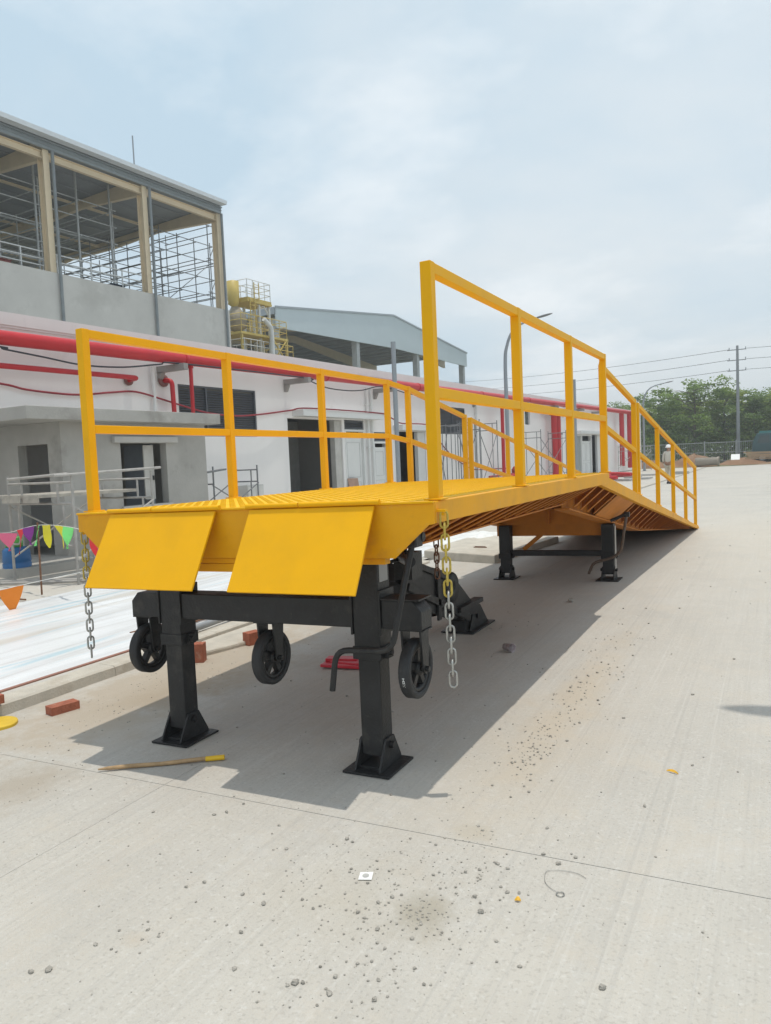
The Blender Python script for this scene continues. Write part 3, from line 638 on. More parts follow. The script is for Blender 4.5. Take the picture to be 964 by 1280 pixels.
# ------------------------------------------------------------------ white building along the yard
def fpart(name, mb, m, parent, bevel=0.0, kind=None): return build(name, mb, m, parent, FRAME, bevel, kind)
def fthing(name, label, cat, loc, group=None): return thing(name, label, cat, loc, 0.0, group, FRAME)
bld = fthing('white_building', 'long low white building with red pipes along its yard front', 'building', (0, 0, AZ))
S0, S1, ZT = -10.0, 64.0, 4.70
OPEN = [  # s0, s1, z0, z1
    (11.37, 14.33, 2.36, 3.665), (15.73, 18.65, -0.03, 2.94), (18.80, 20.02, -0.03, 2.96), (20.62, 21.60, -0.03, 2.57), (22.18, 24.60, -0.03, 2.62),
    (26.03, 28.49, 2.555, 3.71), (36.1, 36.83, 3.15, 4.1), (40.5, 42.07, 2.77, 3.92), (45.2, 46.45, -0.03, 2.70), (46.5, 48.75, -0.03, 2.71), (48.85, 50.95, -0.03, 2.71)]
def wall_cells(s0, s1, z0, z1, x0, x1, ops):
    ss = sorted({s0, s1}|{o[0] for o in ops}|{o[1] for o in ops}); m = MB()
    for a, b_ in zip(ss[:-1], ss[1:]):
        mid = (a+b_)/2; z = z0
        for o in sorted([o for o in ops if o[0] <= mid <= o[1]], key=lambda o: o[2]):
            if o[2] > z: m.box(x0, x1, a, b_, z, o[2])
            z = max(z, o[3])
        if z < z1: m.box(x0, x1, a, b_, z, z1)
    return m
fpart('front_wall', wall_cells(S0, S1, -0.3, ZT-0.18, -0.24, 0.0, OPEN), WHT, bld)
m = MB(); m.box(-15.0, -0.241, S1-0.24, S1, -0.3, ZT-0.18); m.box(-15, -0.241, S0, S0+0.24, -0.3, ZT-0.18); fpart('end_wall', m, WHT, bld)
m = MB(); m.box(-15.0, -0.25, S0+0.25, S1-0.25, ZT-0.55, ZT-0.35); fpart('roof', m, CON, bld)
m = MB(); m.box(-0.30, 0.075, S0-0.05, S1+0.06, ZT-0.179, ZT+0.07); m.box(-0.29, 0.045, S0-0.04, S1+0.05, ZT-0.225, ZT-0.1795); fpart('coping', m, mat('coping_paint', (0.74, 0.71, 0.70), 0.8, var=0.04, scale=1.0, streak=True, spots=[((0.55, 0.5, 0.5), 1.6, 0.6, 0.4)]), bld)
m = MB(); m.box(-4.0, -3.9, S0+0.3, S1-0.3, -0.02, ZT-0.56); m.box(-3.9, -0.242, 15.2, 15.3, 0, ZT-0.56); m.box(-3.9, -0.242, 22.0, 22.1, 0, ZT-0.56); m.box(-3.9, -0.242, 18.68, 18.76, 0, ZT-0.56)
m.box(-3.9, -0.0, S0+0.3, S1-0.3, -0.29, -0.02); fpart('inner_partition', m, DKGREY, bld)
def louvre(s0, s1, z0, z1, mull):
    m = MB(); fr = 0.045
    m.box(-0.10, -0.02, s0, s1, z1-fr, z1); m.box(-0.10, -0.02, s0, s1, z0, z0+fr)
    for c in [s0+fr/2, s1-fr/2]+mull: m.box(-0.10, -0.015, c-fr/2, c+fr/2, z0+fr, z1-fr)
    w = fpart('louvre_window', m, LOUV, bld)
    m = MB(); z = z0+fr+0.02
    while z < z1-fr-0.02:
        m.bar((-0.06, s0+fr, z), (-0.06, s1-fr, z), 0.055, 0.006, (0.75, 0, 0.66)); z += 0.062
    fpart('louvre_blades', m, LOUV, w, kind='stuff')
    m = MB(); m.box(-0.13, -0.115, s0, s1, z0, z1); fpart('louvre_back', m, DKGREY, w)
louvre(11.372, 14.328, 2.362, 3.663, [12.38, 13.35]); louvre(26.032, 28.488, 2.557, 3.708, [27.25])
louvre(18.84, 19.98, 2.66, 2.93, []); louvre(20.66, 21.56, 2.24, 2.55, [])
m = MB(); m.box(-0.14, -0.10, 36.1, 36.83, 3.15, 4.1); w = fpart('window', m, GLASS, bld)
m = MB(); m.box(-0.14, -0.10, 40.5, 42.07, 2.77, 3.92); w = fpart('window', m, GLASS, bld); m = MB(); m.box(-0.099, -0.06, 41.24, 41.30, 2.78, 3.91); m.box(-0.099, -0.06, 40.5, 42.07, 2.771, 2.82); fpart('frame', m, LOUV, w)
m = MB(); m.box(-0.10, 0.11, 40.4, 42.2, 2.66, 2.765); fpart('window_sill', m, CONB, bld)
# canopies over the doors
for a, b_, z in ((16.0, 20.75, 2.985), (22.05, 24.7, 2.64), (45.0, 51.2, 2.74)):
    m = MB(); m.box(0.001, 0.42, a, b_, z, z+0.20); fpart('door_canopy', m, WHD, bld, 0.01)
# door frames and leaves
def door(s0, s1, z1, hinge=False):
    m = MB(); f = 0.07
    m.box(-0.16, 0.012, s0, s0+f, -0.02, z1); m.box(-0.16, 0.012, s1-f, s1, -0.02, z1); m.box(-0.16, 0.012, s0+f, s1-f, z1-f, z1); d = fpart('door_frame', m, WHD, bld)
    return d
def leaf(s0, s1, z1, parent):
    m = MB(); m.box(-0.12, -0.08, s0, s1, -0.02, z1); lf = fpart('door_leaf', m, WHD, parent)
    m = MB(); k = 0.13
    for za, zb in ((0.12, 0.85), (1.0, z1-0.15)):
        m.box(-0.0795, -0.068, s0+k, s0+k+0.02, za, zb); m.box(-0.0795, -0.068, s1-k-0.02, s1-k, za, zb); m.box(-0.0795, -0.068, s0+k+0.02, s1-k-0.02, za, za+0.02); m.box(-0.0795, -0.068, s0+k+0.02, s1-k-0.02, zb-0.02, zb)
    fpart('door_moulding', m, mat('door_trim', (0.55, 0.56, 0.55), 0.5) if 'door_trim' not in bpy.data.materials else bpy.data.materials['door_trim'], parent)
d = door(18.80, 20.02, 2.64); leaf(18.875, 19.945, 2.36, d)
d = door(20.62, 21.60, 2.235); leaf(20.695, 21.525, 2.03, d)
d = door(46.5, 48.75, 2.70); leaf(46.58, 47.6, 2.3, d); leaf(47.63, 48.67, 2.3, d)
d = door(45.2, 46.45, 2.69); m = MB(); m.box(-0.13, -0.08, 45.28, 46.37, -0.02, 2.6); fpart('door_leaf', m, mat('grey_green_door', (0.30, 0.33, 0.31), 0.5), d)
m = MB(); m.box(-1.9, -1.85, 15.3, 18.66, 0, 3.0); fpart('inner_sheet', m, mat('grey_screen', (0.20, 0.20, 0.19), 0.9), bld)
m = MB(); m.box(-1.3, -1.25, 22.12, 24.7, -0.02, 2.6); fpart('inner_sheet', m, mat('unlit_room_black', (0.02, 0.02, 0.022), 0.6), bld)  # black sheet paints the darkness of the unlit room behind this doorway
m = MB(); m.box(-0.9, -0.85, 48.86, 50.94, -0.02, 2.7); fpart('inner_sheet', m, bpy.data.materials['unlit_room_black'], bld)  # far doorway's dark interior painted as a black sheet
m = MB(); m.box(-0.15, 0.001, 23.95, 24.55, -0.02, 2.6); fpart('door_pier', m, WHD, bld); m = MB(); m.box(-0.15, 0.001, 50.2, 50.9, -0.02, 2.69); fpart('door_pier', m, WHD, bld)
m = MB(); m.box(-0.235, -0.05, 18.27, 18.64, -0.02, 2.93); fpart('door_pier', m, mat('primed_pier', (0.50, 0.49, 0.46), 0.8), bld)
# brown board leaning on the door, meter cabinet
m = MB(); m.bar((0.22, 19.1, AZ+0.012), (0.03, 19.12, 0.98), 0.62, 0.012, (1, 0, 0.2))
tag(build('leaning_board', m, mat('brown_board', (0.42, 0.27, 0.20), 0.85), None, FRAME), 'brown fibre board leaning against the white panelled door', 'board')
cab = fthing('meter_cabinet', 'pale grey metal cabinet standing against the white wall beside the dark doorway', 'cabinet', (0.35, 13.55, AZ))
m = MB(); m.box(0.10, 0.50, 13.2, 13.88, AZ, 1.02); fpart('cabinet_body', m, mat('pale_grey_enamel', (0.55, 0.55, 0.53), 0.45), cab, 0.01)
m = MB(); m.box(0.501, 0.51, 13.22, 13.53, 0.05, 0.98); m.box(0.501, 0.51, 13.55, 13.86, 0.05, 0.98); fpart('cabinet_door', m, mat('pale_grey_enamel_door', (0.60, 0.60, 0.58), 0.45), cab)

# ---- red fire pipes, brackets, hoses
main = fthing('fire_main', 'thick red fire main running the whole length of the white building', 'pipe', (0.6, 0, 3.9))
def zp(s): return 4.112+0.0062*s
m = MB(); m.tube([(0.6, s, zp(s)) for s in (-9.5, 5, 11, 20, 30, 45, 58.8)], 0.142, 20); fpart('pipe', m, REDP, main)
m = MB()
for s in (11.05, 17.0, 23.0, 29.0, 35.0, 41.0): m.lathe([(0.1425, -0.05), (0.156, -0.045), (0.156, 0.045), (0.1425, 0.05)], (0.6, s, zp(s)), (0, 1, 0), 20)
fpart('coupling', m, REDP, main)
for s in (5.9, 10.78, 15.7, 20.8, 25.1, 29.4, 34.3, 39.0, 44.0, 49.0):
    zt = zp(s)-0.143
    m = MB(); m.box(0.001, 0.92, s-0.07, s+0.07, zt-0.15, zt); m.prism([(0.001, zt-0.16), (0.16, zt-0.16), (0.06, zt-0.36), (0.001, zt-0.36)], 'xz', s-0.06, s+0.06); fpart('bracket', m, CONB, main)
m = MB(); m.tube([(0.6, 11.25, zp(11)-0.13), (0.6, 11.25, 2.55)], 0.048, 12); m.lathe([(0.03, -0.03), (0.07, -0.03), (0.07, 0.03), (0.03, 0.03)], (0.6, 11.25, zp(11)-0.17), (0, 0, 1), 14); fpart('drop_pipe', m, REDP, main)
m = MB(); m.tube([(0.6, 31.4, zp(31)-0.13), (0.6, 31.4, 0.55), (0.6, 31.4, AZ)], 0.085, 12); fpart('drop_pipe', m, REDP, main)
def red_thing(name, label, pts, r, n=12, rad=0.08, m_=REDP, flange=None):
    p = smooth_path(pts, rad, 6) if rad else [Vector(q) for q in pts]
    mb = MB(); mb.tube(p, r, n)
    base_ = min(pts, key=lambda q: q[2])
    t_ = fthing(name, label, 'pipe', base_); fpart('pipe', mb, m_, t_)
    if flange:
        mb = MB()
        for o_, ax, fr in flange: mb.lathe([(r*0.8, -0.025), (fr, -0.025), (fr, 0.025), (r*0.8, 0.025)], o_, ax, 16)
        fpart('flange', mb, mat('old_red_flange', (0.22, 0.10, 0.09), 0.8) if 'old_red_flange' not in bpy.data.materials else bpy.data.materials['old_red_flange'], t_)
    return t_
red_thing('branch_pipe', 'thin red pipe below the fire main turning into the wall above the grey hut', [(0.42, -9.5, 3.62), (0.42, 9.75, 3.655), (0.0, 9.80, 3.64)], 0.056, rad=0.14, flange=[((0.05, 9.80, 3.64), (1, 0, 0), 0.12)])
red_thing('elbow_pipe', 'short red pipe leaving a rusty wall flange and bending down behind the hut roof', [(0.0, 10.86, 3.70), (0.30, 10.90, 3.70), (0.31, 10.92, 2.55)], 0.058, rad=0.17, flange=[((0.06, 10.86, 3.70), (1, 0, 0), 0.15)])
red_thing('riser_pipe', 'nearer of two fat red risers by the far dark-glass window', [(0.45, 38.4, 3.98), (0.45, 39.55, 3.98), (0.45, 39.55, AZ)], 0.17, rad=0.25)
red_thing('riser_pipe', 'farther of two fat red risers by the far dark-glass window', [(0.0, 40.25, 3.9), (0.45, 40.25, 3.9), (0.45, 40.25, AZ)], 0.16, rad=0.25)
m = MB(); m.tube(smooth_path([(0.45, 39.3, 4.03), (0.75, 39.9, 4.05), (0.75, 40.4, 3.7)], 0.2), 0.12, 12)
tag(build('silver_elbow', m, mat('silver_wrap', (0.62, 0.62, 0.62), 0.4, metal=0.3), None, FRAME), 'silver wrapped pipe elbow on top of the fat red risers', 'pipe elbow')
red_thing('capped_pipe', 'fat red vertical pipe with a domed lower end near the far corner, left one', [(0.5, 55.2, 4.35), (0.5, 55.2, 0.42)], 0.17, rad=0, flange=[((0.5, 55.2, 1.9), (0, 0, 1), 0.2)])
red_thing('capped_pipe', 'fat red vertical pipe nearest the far end of the white building', [(0.5, 57.7, 4.36), (0.5, 57.7, 0.22)], 0.19, rad=0)
m = MB(); m.tube([(0.10, 10.5, AZ), (0.10, 10.5, 4.0)], 0.042, 10); tag(build('white_downpipe', m, WHD, None, FRAME), 'white plastic downpipe on the wall just left of the red elbow pipe', 'downpipe')
for s, lb in ((20.18, 'left of the two white downpipes between the white doors'), (20.46, 'right of the two white downpipes between the white doors'), (29.55, 'white downpipe on the wall left of the thin red riser')):
    m = MB(); m.tube([(0.085, s, AZ), (0.085, s, 4.1)], 0.045, 10)
    for z in (0.6, 2.0, 3.5): m.box(0.001, 0.14, s-0.07, s+0.07, z, z+0.03)
    tag(build('white_downpipe', m, WHD, None, FRAME), lb, 'downpipe')
def catmull(pts, k=6):
    P = [Vector(p) for p in pts]; P = [P[0]]+P+[P[-1]]; o_ = []
    for i in range(1, len(P)-2):
        for j in range(k):
            t_ = j/k; a, b_, c, d = P[i-1], P[i], P[i+1], P[i+2]
            o_.append(0.5*((2*b_)+(c-a)*t_+(2*a-5*b_+4*c-d)*t_*t_+(3*b_-a-3*c+d)*t_**3))
    return o_+[P[-2]]
hz = [(6.62, 3.344), (7.13, 3.265), (7.86, 3.225), (8.45, 3.231), (9.3, 3.331), (9.95, 3.377), (10.72, 3.247), (11.63, 3.069), (12.39, 2.953), (13.41, 2.92), (14.42, 2.996), (15.8, 3.159), (16.3, 3.215), (20.5, 3.20), (21.1, 3.08), (21.6, 2.96), (22.0, 2.88), (24.9, 2.87), (25.6, 2.3), (27.0, 1.55), (28.9, 1.0), (30.6, 0.95), (33.5, 0.9)]
m = MB(); m.tube(catmull([(0.10 if s < 15.9 or s > 24.8 else 0.44, s, z) for s, z in [(-9.5, 3.5), (2, 3.45), (5.2, 3.42)]+hz]), 0.023, 8)
tag(build('red_hose', m, REDH, None, FRAME), 'thin dark red hose sagging along the white wall and over the door canopies', 'hose')
cz = [(-9.5, 4.0), (0, 3.98), (5.9, 3.97), (6.35, 3.929), (7.19, 3.859), (8.11, 3.781), (9.15, 3.826), (10.2, 3.979), (10.8, 4.04), (15.7, 4.06), (16.12, 3.995), (16.94, 3.854), (18.05, 3.833), (19.0, 3.902), (19.8, 4.056), (20.86, 4.038), (22.3, 3.948), (23.6, 3.986), (25.1, 4.09), (27, 3.94), (29.4, 4.1), (31.5, 3.9), (34.3, 4.13), (39, 4.1)]
m = MB(); m.tube(catmull([(0.66 if z < 4.03 else 0.76, s, z) for s, z in cz]), 0.018, 6)
tag(build('black_cable', m, CABL, None, FRAME), 'black cable looping from bracket to bracket under the red fire main', 'cable')

# ------------------------------------------------------------------ grey concrete hut in front of the building
hut = fthing('concrete_hut', 'small unpainted grey concrete hut with flat overhanging roof slab', 'hut', (1.3, 7.8, AZ))
HO, HS0, HS1, HZ = 2.52, 6.08, 9.62, 2.44
m = wall_cells(HS0, HS1, -0.3, HZ, HO-0.18, HO, [(7.36, 8.50, 0.86, 2.065)]); fpart('side_wall', m, CON, hut)
m = MB()
for a, b_, z0, z1 in ((0.005, 1.28, -0.3, HZ), (1.28, 2.15, 2.07, HZ), (2.15, HO-0.181, -0.3, HZ), (1.28, 2.15, -0.3, AZ+0.01)): m.box(a, b_, HS0, HS0+0.18, z0, z1)
fpart('front_wall', m, CON, hut)
m = MB(); m.box(0.005, HO-0.181, HS1-0.18, HS1, -0.3, HZ); fpart('back_wall', m, CON, hut)
m = MB(); m.box(0.01, HO-0.18, HS0+0.18, HS1-0.18, -0.29, AZ+0.1); fpart('floor', m, CON, hut)
m = MB(); m.box(0.006, 2.95, 5.17, 9.66, HZ+0.001, 2.655); fpart('roof_slab', m, CON, hut, 0.008)
m = MB(); m.box(HO+0.001, HO+0.10, 7.16, 8.74, 2.07, 2.185); fpart('lintel', m, mat('light_concrete', (0.50, 0.49, 0.46), 0.9, var=0.06), hut, 0.006)
m = MB(); m.box(HO+0.001, HO+0.06, 7.30, 8.56, 0.80, 0.858); fpart('window_sill', m, bpy.data.materials['light_concrete'], hut, 0.004)
m = MB(); m.box(HO-1.0, HO-0.2, 8.28, 8.32, 0.55, 2.05); w = fpart('metal_cabinet_door', m, mat('blue_grey_enamel', (0.22, 0.25, 0.29), 0.5), hut)
m = MB(); m.box(HO-0.199, HO-0.17, 8.06, 8.31, 0.95, 2.03); fpart('door_edge', m, bpy.data.materials['primed_pier'], w); m = MB(); m.box(HO-0.169, HO-0.14, 8.24, 8.28, 1.33, 1.42); fpart('lock', m, BLK, w)
m = MB(); m.box(-0.0, 3.3, 4.60, HS0-0.001, -0.3, AZ+0.14); fpart('step', m, CON, hut, 0.01)

# ------------------------------------------------------------------ tall unfinished hall behind
hall = fthing('steel_hall', 'tall unfinished hall with concrete base wall and open cream steel frame', 'hall', (-16, 10, 0))
HX, HD = -16.0, -34.0
cols = [8.9, 14.4, 19.9, 25.5, 30.9]
m = MB(); m.box(HX-0.3, HX, -12, 31.35, 3.0, 10.62); fpart('base_wall', m, CONH, hall)
m = MB(); m.box(HD, HX-0.301, 31.05, 31.35, 3.0, 10.2); fpart('end_wall', m, CONH, hall)
m = MB(); m.box(HD, HX-0.301, -12, 31.04, 9.9, 10.15); fpart('floor', m, CON, hall)
def ibeam(mb, p0, p1, w, h, tf=0.02, upv=(0, 0, 1)):
    p0, p1 = Vector(p0), Vector(p1); d = (p1-p0).normalized(); u = Vector(upv); sdv = d.cross(u).normalized(); u = sdv.cross(d)
    mb.bar(p0+u*(h/2-tf/2), p1+u*(h/2-tf/2), w, tf, upv); mb.bar(p0-u*(h/2-tf/2), p1-u*(h/2-tf/2), w, tf, upv); mb.bar(p0, p1, 0.02, h-2*tf-0.002, upv)
def zr(x): return 16.15-0.030*(HX-x)      # rafter level falls gently to the back
for s in cols:
    for x in (HX-0.25, HD+0.4):
        m = MB(); ibeam(m, (x, s, 10.15 if x < HX-1 else 10.64), (x, s, zr(x)+0.25), 0.30, 0.42, 0.03, (1, 0, 0)); fpart('column', m, CREAM, hall)
    m = MB(); vs = []
    for x, t_ in ((HX-0.1, 0.85), (HX-5, 0.42), (-25, 0.55), (HD+5, 0.42), (HD+0.4, 0.8)):
        for q in (-0.12, 0.12): vs += [(x, s+q, zr(x)+0.28-t_), (x, s+q, zr(x)+0.28)]
    fs = []
    for i in range(4): a = i*4; b_ = a+4; fs += [(a, a+1, b_+1, b_), (a+2, b_+2, b_+3, a+3), (a, b_, b_+2, a+2), (a+1, a+3, b_+3, b_+1)]
    fs += [(0, 2, 3, 1), (16, 17, 19, 18)]
    m.add(vs, fs); fpart('rafter', m, CREAM, hall)
edges = [-12]+cols
for a, b_ in zip(edges[:-1], edges[1:]):
    m = MB(); ibeam(m, (HX-0.2, a+0.16, 15.78), (HX-0.2, b_-0.16, 15.78), 0.20, 0.32, 0.03); fpart('eave_beam', m, CREAM, hall)
    for x in (-21.0, -26.0, -31.0):
        m = MB(); m.bar((x, a+0.13, zr(x)+0.05), (x, b_-0.13, zr(x)+0.05), 0.12, 0.12); fpart('tie_beam', m, CREAM, hall)
m = MB(); x = HX-1.2
while x > HD: m.box(x-0.04, x+0.04, -12, 31.0, zr(x)+0.285, zr(x)+0.34); x -= 1.35
fpart('purlin', m, ROOFU, hall, kind='stuff')
m = MB(); vs = []; xa = HX+0.55; k = 0; prof = []
while xa > HD-0.6:
    prof.append((xa, zr(xa)+0.345)); xa -= 0.7
n_ = len(prof); m.add([(x, s, z) for s in (-12.5, 31.06) for x, z in prof]+[(x, s, z+0.05) for s in (-12.5, 31.06) for x, z in prof], [(i, i+1, n_+i+1, n_+i) for i in range(n_-1)]+[(2*n_+i, 3*n_+i, 3*n_+i+1, 2*n_+i+1) for i in range(n_-1)]+[(n_-1, 3*n_-1, 4*n_-1, 2*n_-1)])
fpart('roof_sheet', m, ROOFU, hall)
m = MB(); m.box(HX+0.56, HX+0.64, -12.6, 30.92, 16.38, 16.585); m.box(HX+0.22, HX+0.559, -12.6, 30.92, 16.38, 16.42); fpart('gutter', m, GUTT, hall)
m = MB(); m.box(HX-0.02, HX+0.10, -12.6, 31.0, 16.0, 16.47); m.box(HX+0.101, HX+0.15, -12.6, 31.0, 16.14, 16.19); m.box(HX+0.101, HX+0.19, -12.6, 31.0, 16.29, 16.35)
fpart('eave_cladding', m, mat('grey_cladding', (0.24, 0.275, 0.295), 0.5, var=0.06), hall)
m = MB()
for q in range(14): x = HX-0.5-q*1.25; m.box(x-0.5, x+0.5, 31.07, 31.11, zr(x)+0.12, zr(x)+0.42)
fpart('verge_trim', m, ROOFU, hall)
PIPEG = mat('grey_downpipe', (0.20, 0.225, 0.24), 0.5)
for s in (9.14, 14.63, 20.12, 25.70, 30.98):
    m = MB(); m.tube([(HX+0.12, s, 3.2), (HX+0.12, s, 15.98)], 0.075, 10); fpart('downpipe', m, PIPEG, hall)
for s0 in [-12]+cols[:-1]:
    s1 = cols[([-12]+cols[:-1]).index(s0)]
    m = MB()
    for z in (10.95, 11.25, 11.58): m.tube([(HX-0.45, s0+0.2, z), (HX-0.45, s1-0.2, z)], 0.035, 6)
    q = s0+0.5
    while q < s1: m.tube([(HX-0.45, q, 10.15), (HX-0.45, q, 11.58)], 0.035, 6); q += 1.85
    if s1 < 28: fpart('guard_rail', m, mat('white_rail', (0.60, 0.62, 0.62), 0.5) if 'white_rail' not in bpy.data.materials else bpy.data.materials['white_rail'], hall)
m = MB(); m.tube([(HX-0.2, 25.1, 16.5), (HX-0.2, 25.1, 18.4)], 0.035, 6); fpart('lightning_rod', m, POLE, hall)
SCAFL = mat('grey_scaffold_tube', (0.52, 0.54, 0.54), 0.5, metal=0.2, var=0.2, scale=5)
# scaffolding inside the hall
def scaffold_block(label, x0, x1, s0, s1, z0, z1, ns, nx, nz, r=0.03, m_=SCAFD, diag=True, group=None):
    t_ = fthing('scaffold', label, 'scaffold', ((x0+x1)/2, (s0+s1)/2, z0), group)
    for i in range(ns+1):
        s = s0+(s1-s0)*i/ns
        for j in range(nx+1):
            x = x0+(x1-x0)*j/nx
            mb = MB(); mb.tube([(x, s, z0), (x, s, z1+0.4*rng.random())], r, 6); fpart('standard', mb, m_, t_)
    for k in range(1, nz+1):
        z = z0+(z1-z0)*k/nz-0.15
        for j in range(nx+1):
            x = x0+(x1-x0)*j/nx; mb = MB(); mb.tube([(x+r*2, s0-0.2, z), (x+r*2, s1+0.2, z)], r*0.9, 6); fpart('ledger', mb, m_, t_)
        for i in range(ns+1):
            s = s0+(s1-s0)*i/ns; mb = MB(); mb.tube([(x0-0.15, s+r*2, z-r*2), (x1+0.15, s+r*2, z-r*2)], r*0.9, 6); fpart('transom', mb, m_, t_)
        if diag and k < nz:
            i = k % ns; sa, sb = s0+(s1-s0)*i/ns, s0+(s1-s0)*(i+1)/ns; mb = MB(); mb.tube([(x1+r*2, sa, z), (x1+r*2, sb, z+(z1-z0)/nz)], r*0.8, 6); fpart('diagonal', mb, m_, t_)
    return t_
scaffold_block('dark tube scaffold in the open end bay of the unfinished hall', -27.0, -18.6, 27.4, 32.8, 10.15, 15.2, 4, 2, 5, 0.028)
scaffold_block('tall thin corner scaffold beside the last cream column of the hall', -22.5, -17.9, 31.9, 33.0, 10.2, 16.1, 1, 1, 3, 0.03)
scaffold_block('long low scaffold filling the middle of the unfinished hall', -28.0, -18.2, 6.0, 25.2, 10.15, 15.3, 9, 2, 6, 0.03, m_=SCAFL)
POLEG = mat('pale_prop', (0.40, 0.42, 0.42), 0.5)
for s, lb in ((17.2, 'steel prop in the leftmost visible bay of the unfinished hall'), (20.6, 'steel prop just right of the first cream column in the hall'), (22.9, 'steel prop in the middle of the second hall bay'), (24.9, 'steel prop close to the left of the second cream column')):
    m = MB(); m.tube([(HX-2.0, s, 10.15), (HX-2.0, s, 16.35)], 0.055, 8); m.box(HX-2.12, HX-1.88, s-0.12, s+0.12, 10.15, 10.18)
    tag(build('steel_prop', m, POLEG, None, FRAME), lb, 'prop', 'steel props inside the hall')
for z, x in ((13.9, -20), (12.9, -22)):
    m = MB(); m.tube([(x, -12, z), (x, 25.5, z+0.1)], 0.06, 6)
    tag(build('ceiling_pipe', m, POLEG, None, FRAME), 'upper long pale pipe hung across the unfinished hall' if z > 13 else 'lower long pale pipe hung across the unfinished hall', 'pipe')
# pallets of material on the hall floor
for i, (x, s, w_, h_, cl, lb) in enumerate(((-17.2, 17.9, 0.9, 0.75, (0.30, 0.06, 0.05), 'red crate on the hall floor behind the guard rail'), (-17.6, 22.6, 1.4, 0.62, (0.55, 0.58, 0.6), 'white wrapped bundle on the hall floor between two columns'), (-17.4, 24.3, 0.8, 0.8, (0.05, 0.08, 0.12), 'dark blue crate on the hall floor beside the column'), (-17.5, 29.6, 0.9, 0.6, (0.09, 0.12, 0.10), 'dark green crate on the wall under the end bay scaffold'))):
    m = MB(); m.box(x-0.4, x+0.4, s-w_/2, s+w_/2, 10.151, 10.62+h_*0.45); m.box(x-0.45, x+0.45, s-w_/2-0.03, s+w_/2+0.03, 10.62+h_*0.451, 10.62+h_*0.5); tag(build('site_crate', m, mat('crate_paint', cl, 0.7), None, FRAME, 0.02), lb, 'crate')

# ------------------------------------------------------------------ blue-grey shed with gable to the yard
shed = fthing('gable_shed', 'large open shed with pale blue-grey gable fascia behind the white building', 'shed', (-25, 65, 0))
GXs = -25.0; e1, ap, e2 = 47.0, 66.3, 84.2; ze, zpk, drop = 14.45, 16.5, 1.65
m = MB(); m.prism([(e1, ze), (ap, zpk), (e2, ze), (e2, ze-drop), (ap, zpk-3.35), (e1, ze-drop)], 'yz', GXs-0.12, GXs)
s = e1+0.5; fpart('gable_fascia', m, ROOFB, shed)
m = MB()
for a, za, b_, zb in ((e1-0.1, ze, ap, zpk), (ap, zpk, e2+0.1, ze)): m.bar((GXs+0.03, a, za+0.02), (GXs+0.03, b_, zb+0.02), 0.10, 0.16)
fpart('verge_trim', m, GALV, shed)
m = MB(); m.add([(GXs-0.13, e1, ze-0.02), (GXs-0.13, ap, zpk-0.02), (-70, ap, zpk-0.02), (-70, e1, ze-0.02), (GXs-0.13, e2, ze-0.02), (-70, e2, ze-0.02)], [(0, 1, 2, 3), (1, 4, 5, 2)]); fpart('roof_sheet', m, ROOFU, shed)
m = MB(); m.box(-70, GXs-0.13, e1-0.1, e1, ze-0.55, ze+0.02); fpart('eave_trim', m, GALV, shed)
for x in (GXs-0.5, -38, -51, -64):
    for s in (e1+0.35, 59.6, 71.8, e2-0.5):
        m = MB(); t_ = 0.28; m.box(x-t_, x+t_, s-t_, s+t_, 0, (ze if abs(s-ap) > 15 else zpk-1.9)-1.4 if x < GXs-1 else (ze-drop+0.8)); fpart('column', m, mat('pale_grey_column', (0.40, 0.42, 0.42), 0.7) if 'pale_grey_column' not in bpy.data.materials else bpy.data.materials['pale_grey_column'], shed)
for x in (-28, -38, -48, -58):
    m = MB(); vs = []
    for s, z in ((e1+0.3, ze-0.3), (ap, zpk-0.5), (e2-0.3, ze-0.3)):
        for q in (-0.14, 0.14): vs += [(x+q, s, z-(1.25 if s != ap else 0.75)), (x+q, s, z)]
    fs = []
    for i in range(2): a = i*4; b_ = a+4; fs += [(a, a+1, b_+1, b_), (a+2, b_+2, b_+3, a+3), (a, b_, b_+2, a+2), (a+1, a+3, b_+3, b_+1)]
    m.add(vs, fs+[(0, 2, 3, 1), (8, 9, 11, 10)]); fpart('rafter', m, CREAM, shed)
m = MB(); s = e1+1
while s < e2: z = (ze+(zpk-ze)*(s-e1)/(ap-e1) if s < ap else ze+(zpk-ze)*(e2-s)/(e2-ap)); m.box(-69, GXs-0.2, s-0.1, s+0.1, z-0.28, z-0.04); s += 1.5
fpart('purlin', m, GALV, shed, kind='stuff')
m = MB(); m.box(-70, -69.9, e1, e2, 0, ze-0.5); fpart('back_wall', m, ROOFU, shed)
m = MB(); m.box(-69.8, -50, e1+0.1, e1+0.2, 0, ze-0.6); m.box(-69.8, -26, e2-0.2, e2-0.1, 0, 9.5); fpart('side_wall', m, ROOFU, shed)

# ------------------------------------------------------------------ yellow platform tower with silo
tow = fthing('platform_tower', 'yellow-green service tower with silo, round cage and ladders beside the hall end', 'tower', (-22, 40, 0))
XT = -22.0
m = MB(); m.lathe([(0.001, 12.6), (0.32, 12.9), (0.42, 13.2), (0.42, 14.5), (0.001, 14.62)], (XT, 38.55, 0), (0, 0, 1), 20, True, False); fpart('silo', m, YTOW, tow)
m = MB(); m.lathe([(0.001, 11.0), (0.7, 11.3), (0.75, 12.0), (0.30, 12.75), (0.001, 12.8)], (XT, 38.7, 0), (0, 0, 1), 16, True, False); fpart('hopper', m, mat('brown_grey_steel', (0.30, 0.26, 0.19), 0.7, var=0.2), tow)
m = MB(); m.box(XT-0.9, XT+0.9, 39.0, 41.6, 13.25, 13.42); m.box(XT-0.92, XT+0.92, 38.98, 41.62, 13.1, 13.249); fpart('upper_platform', m, YTOW, tow)
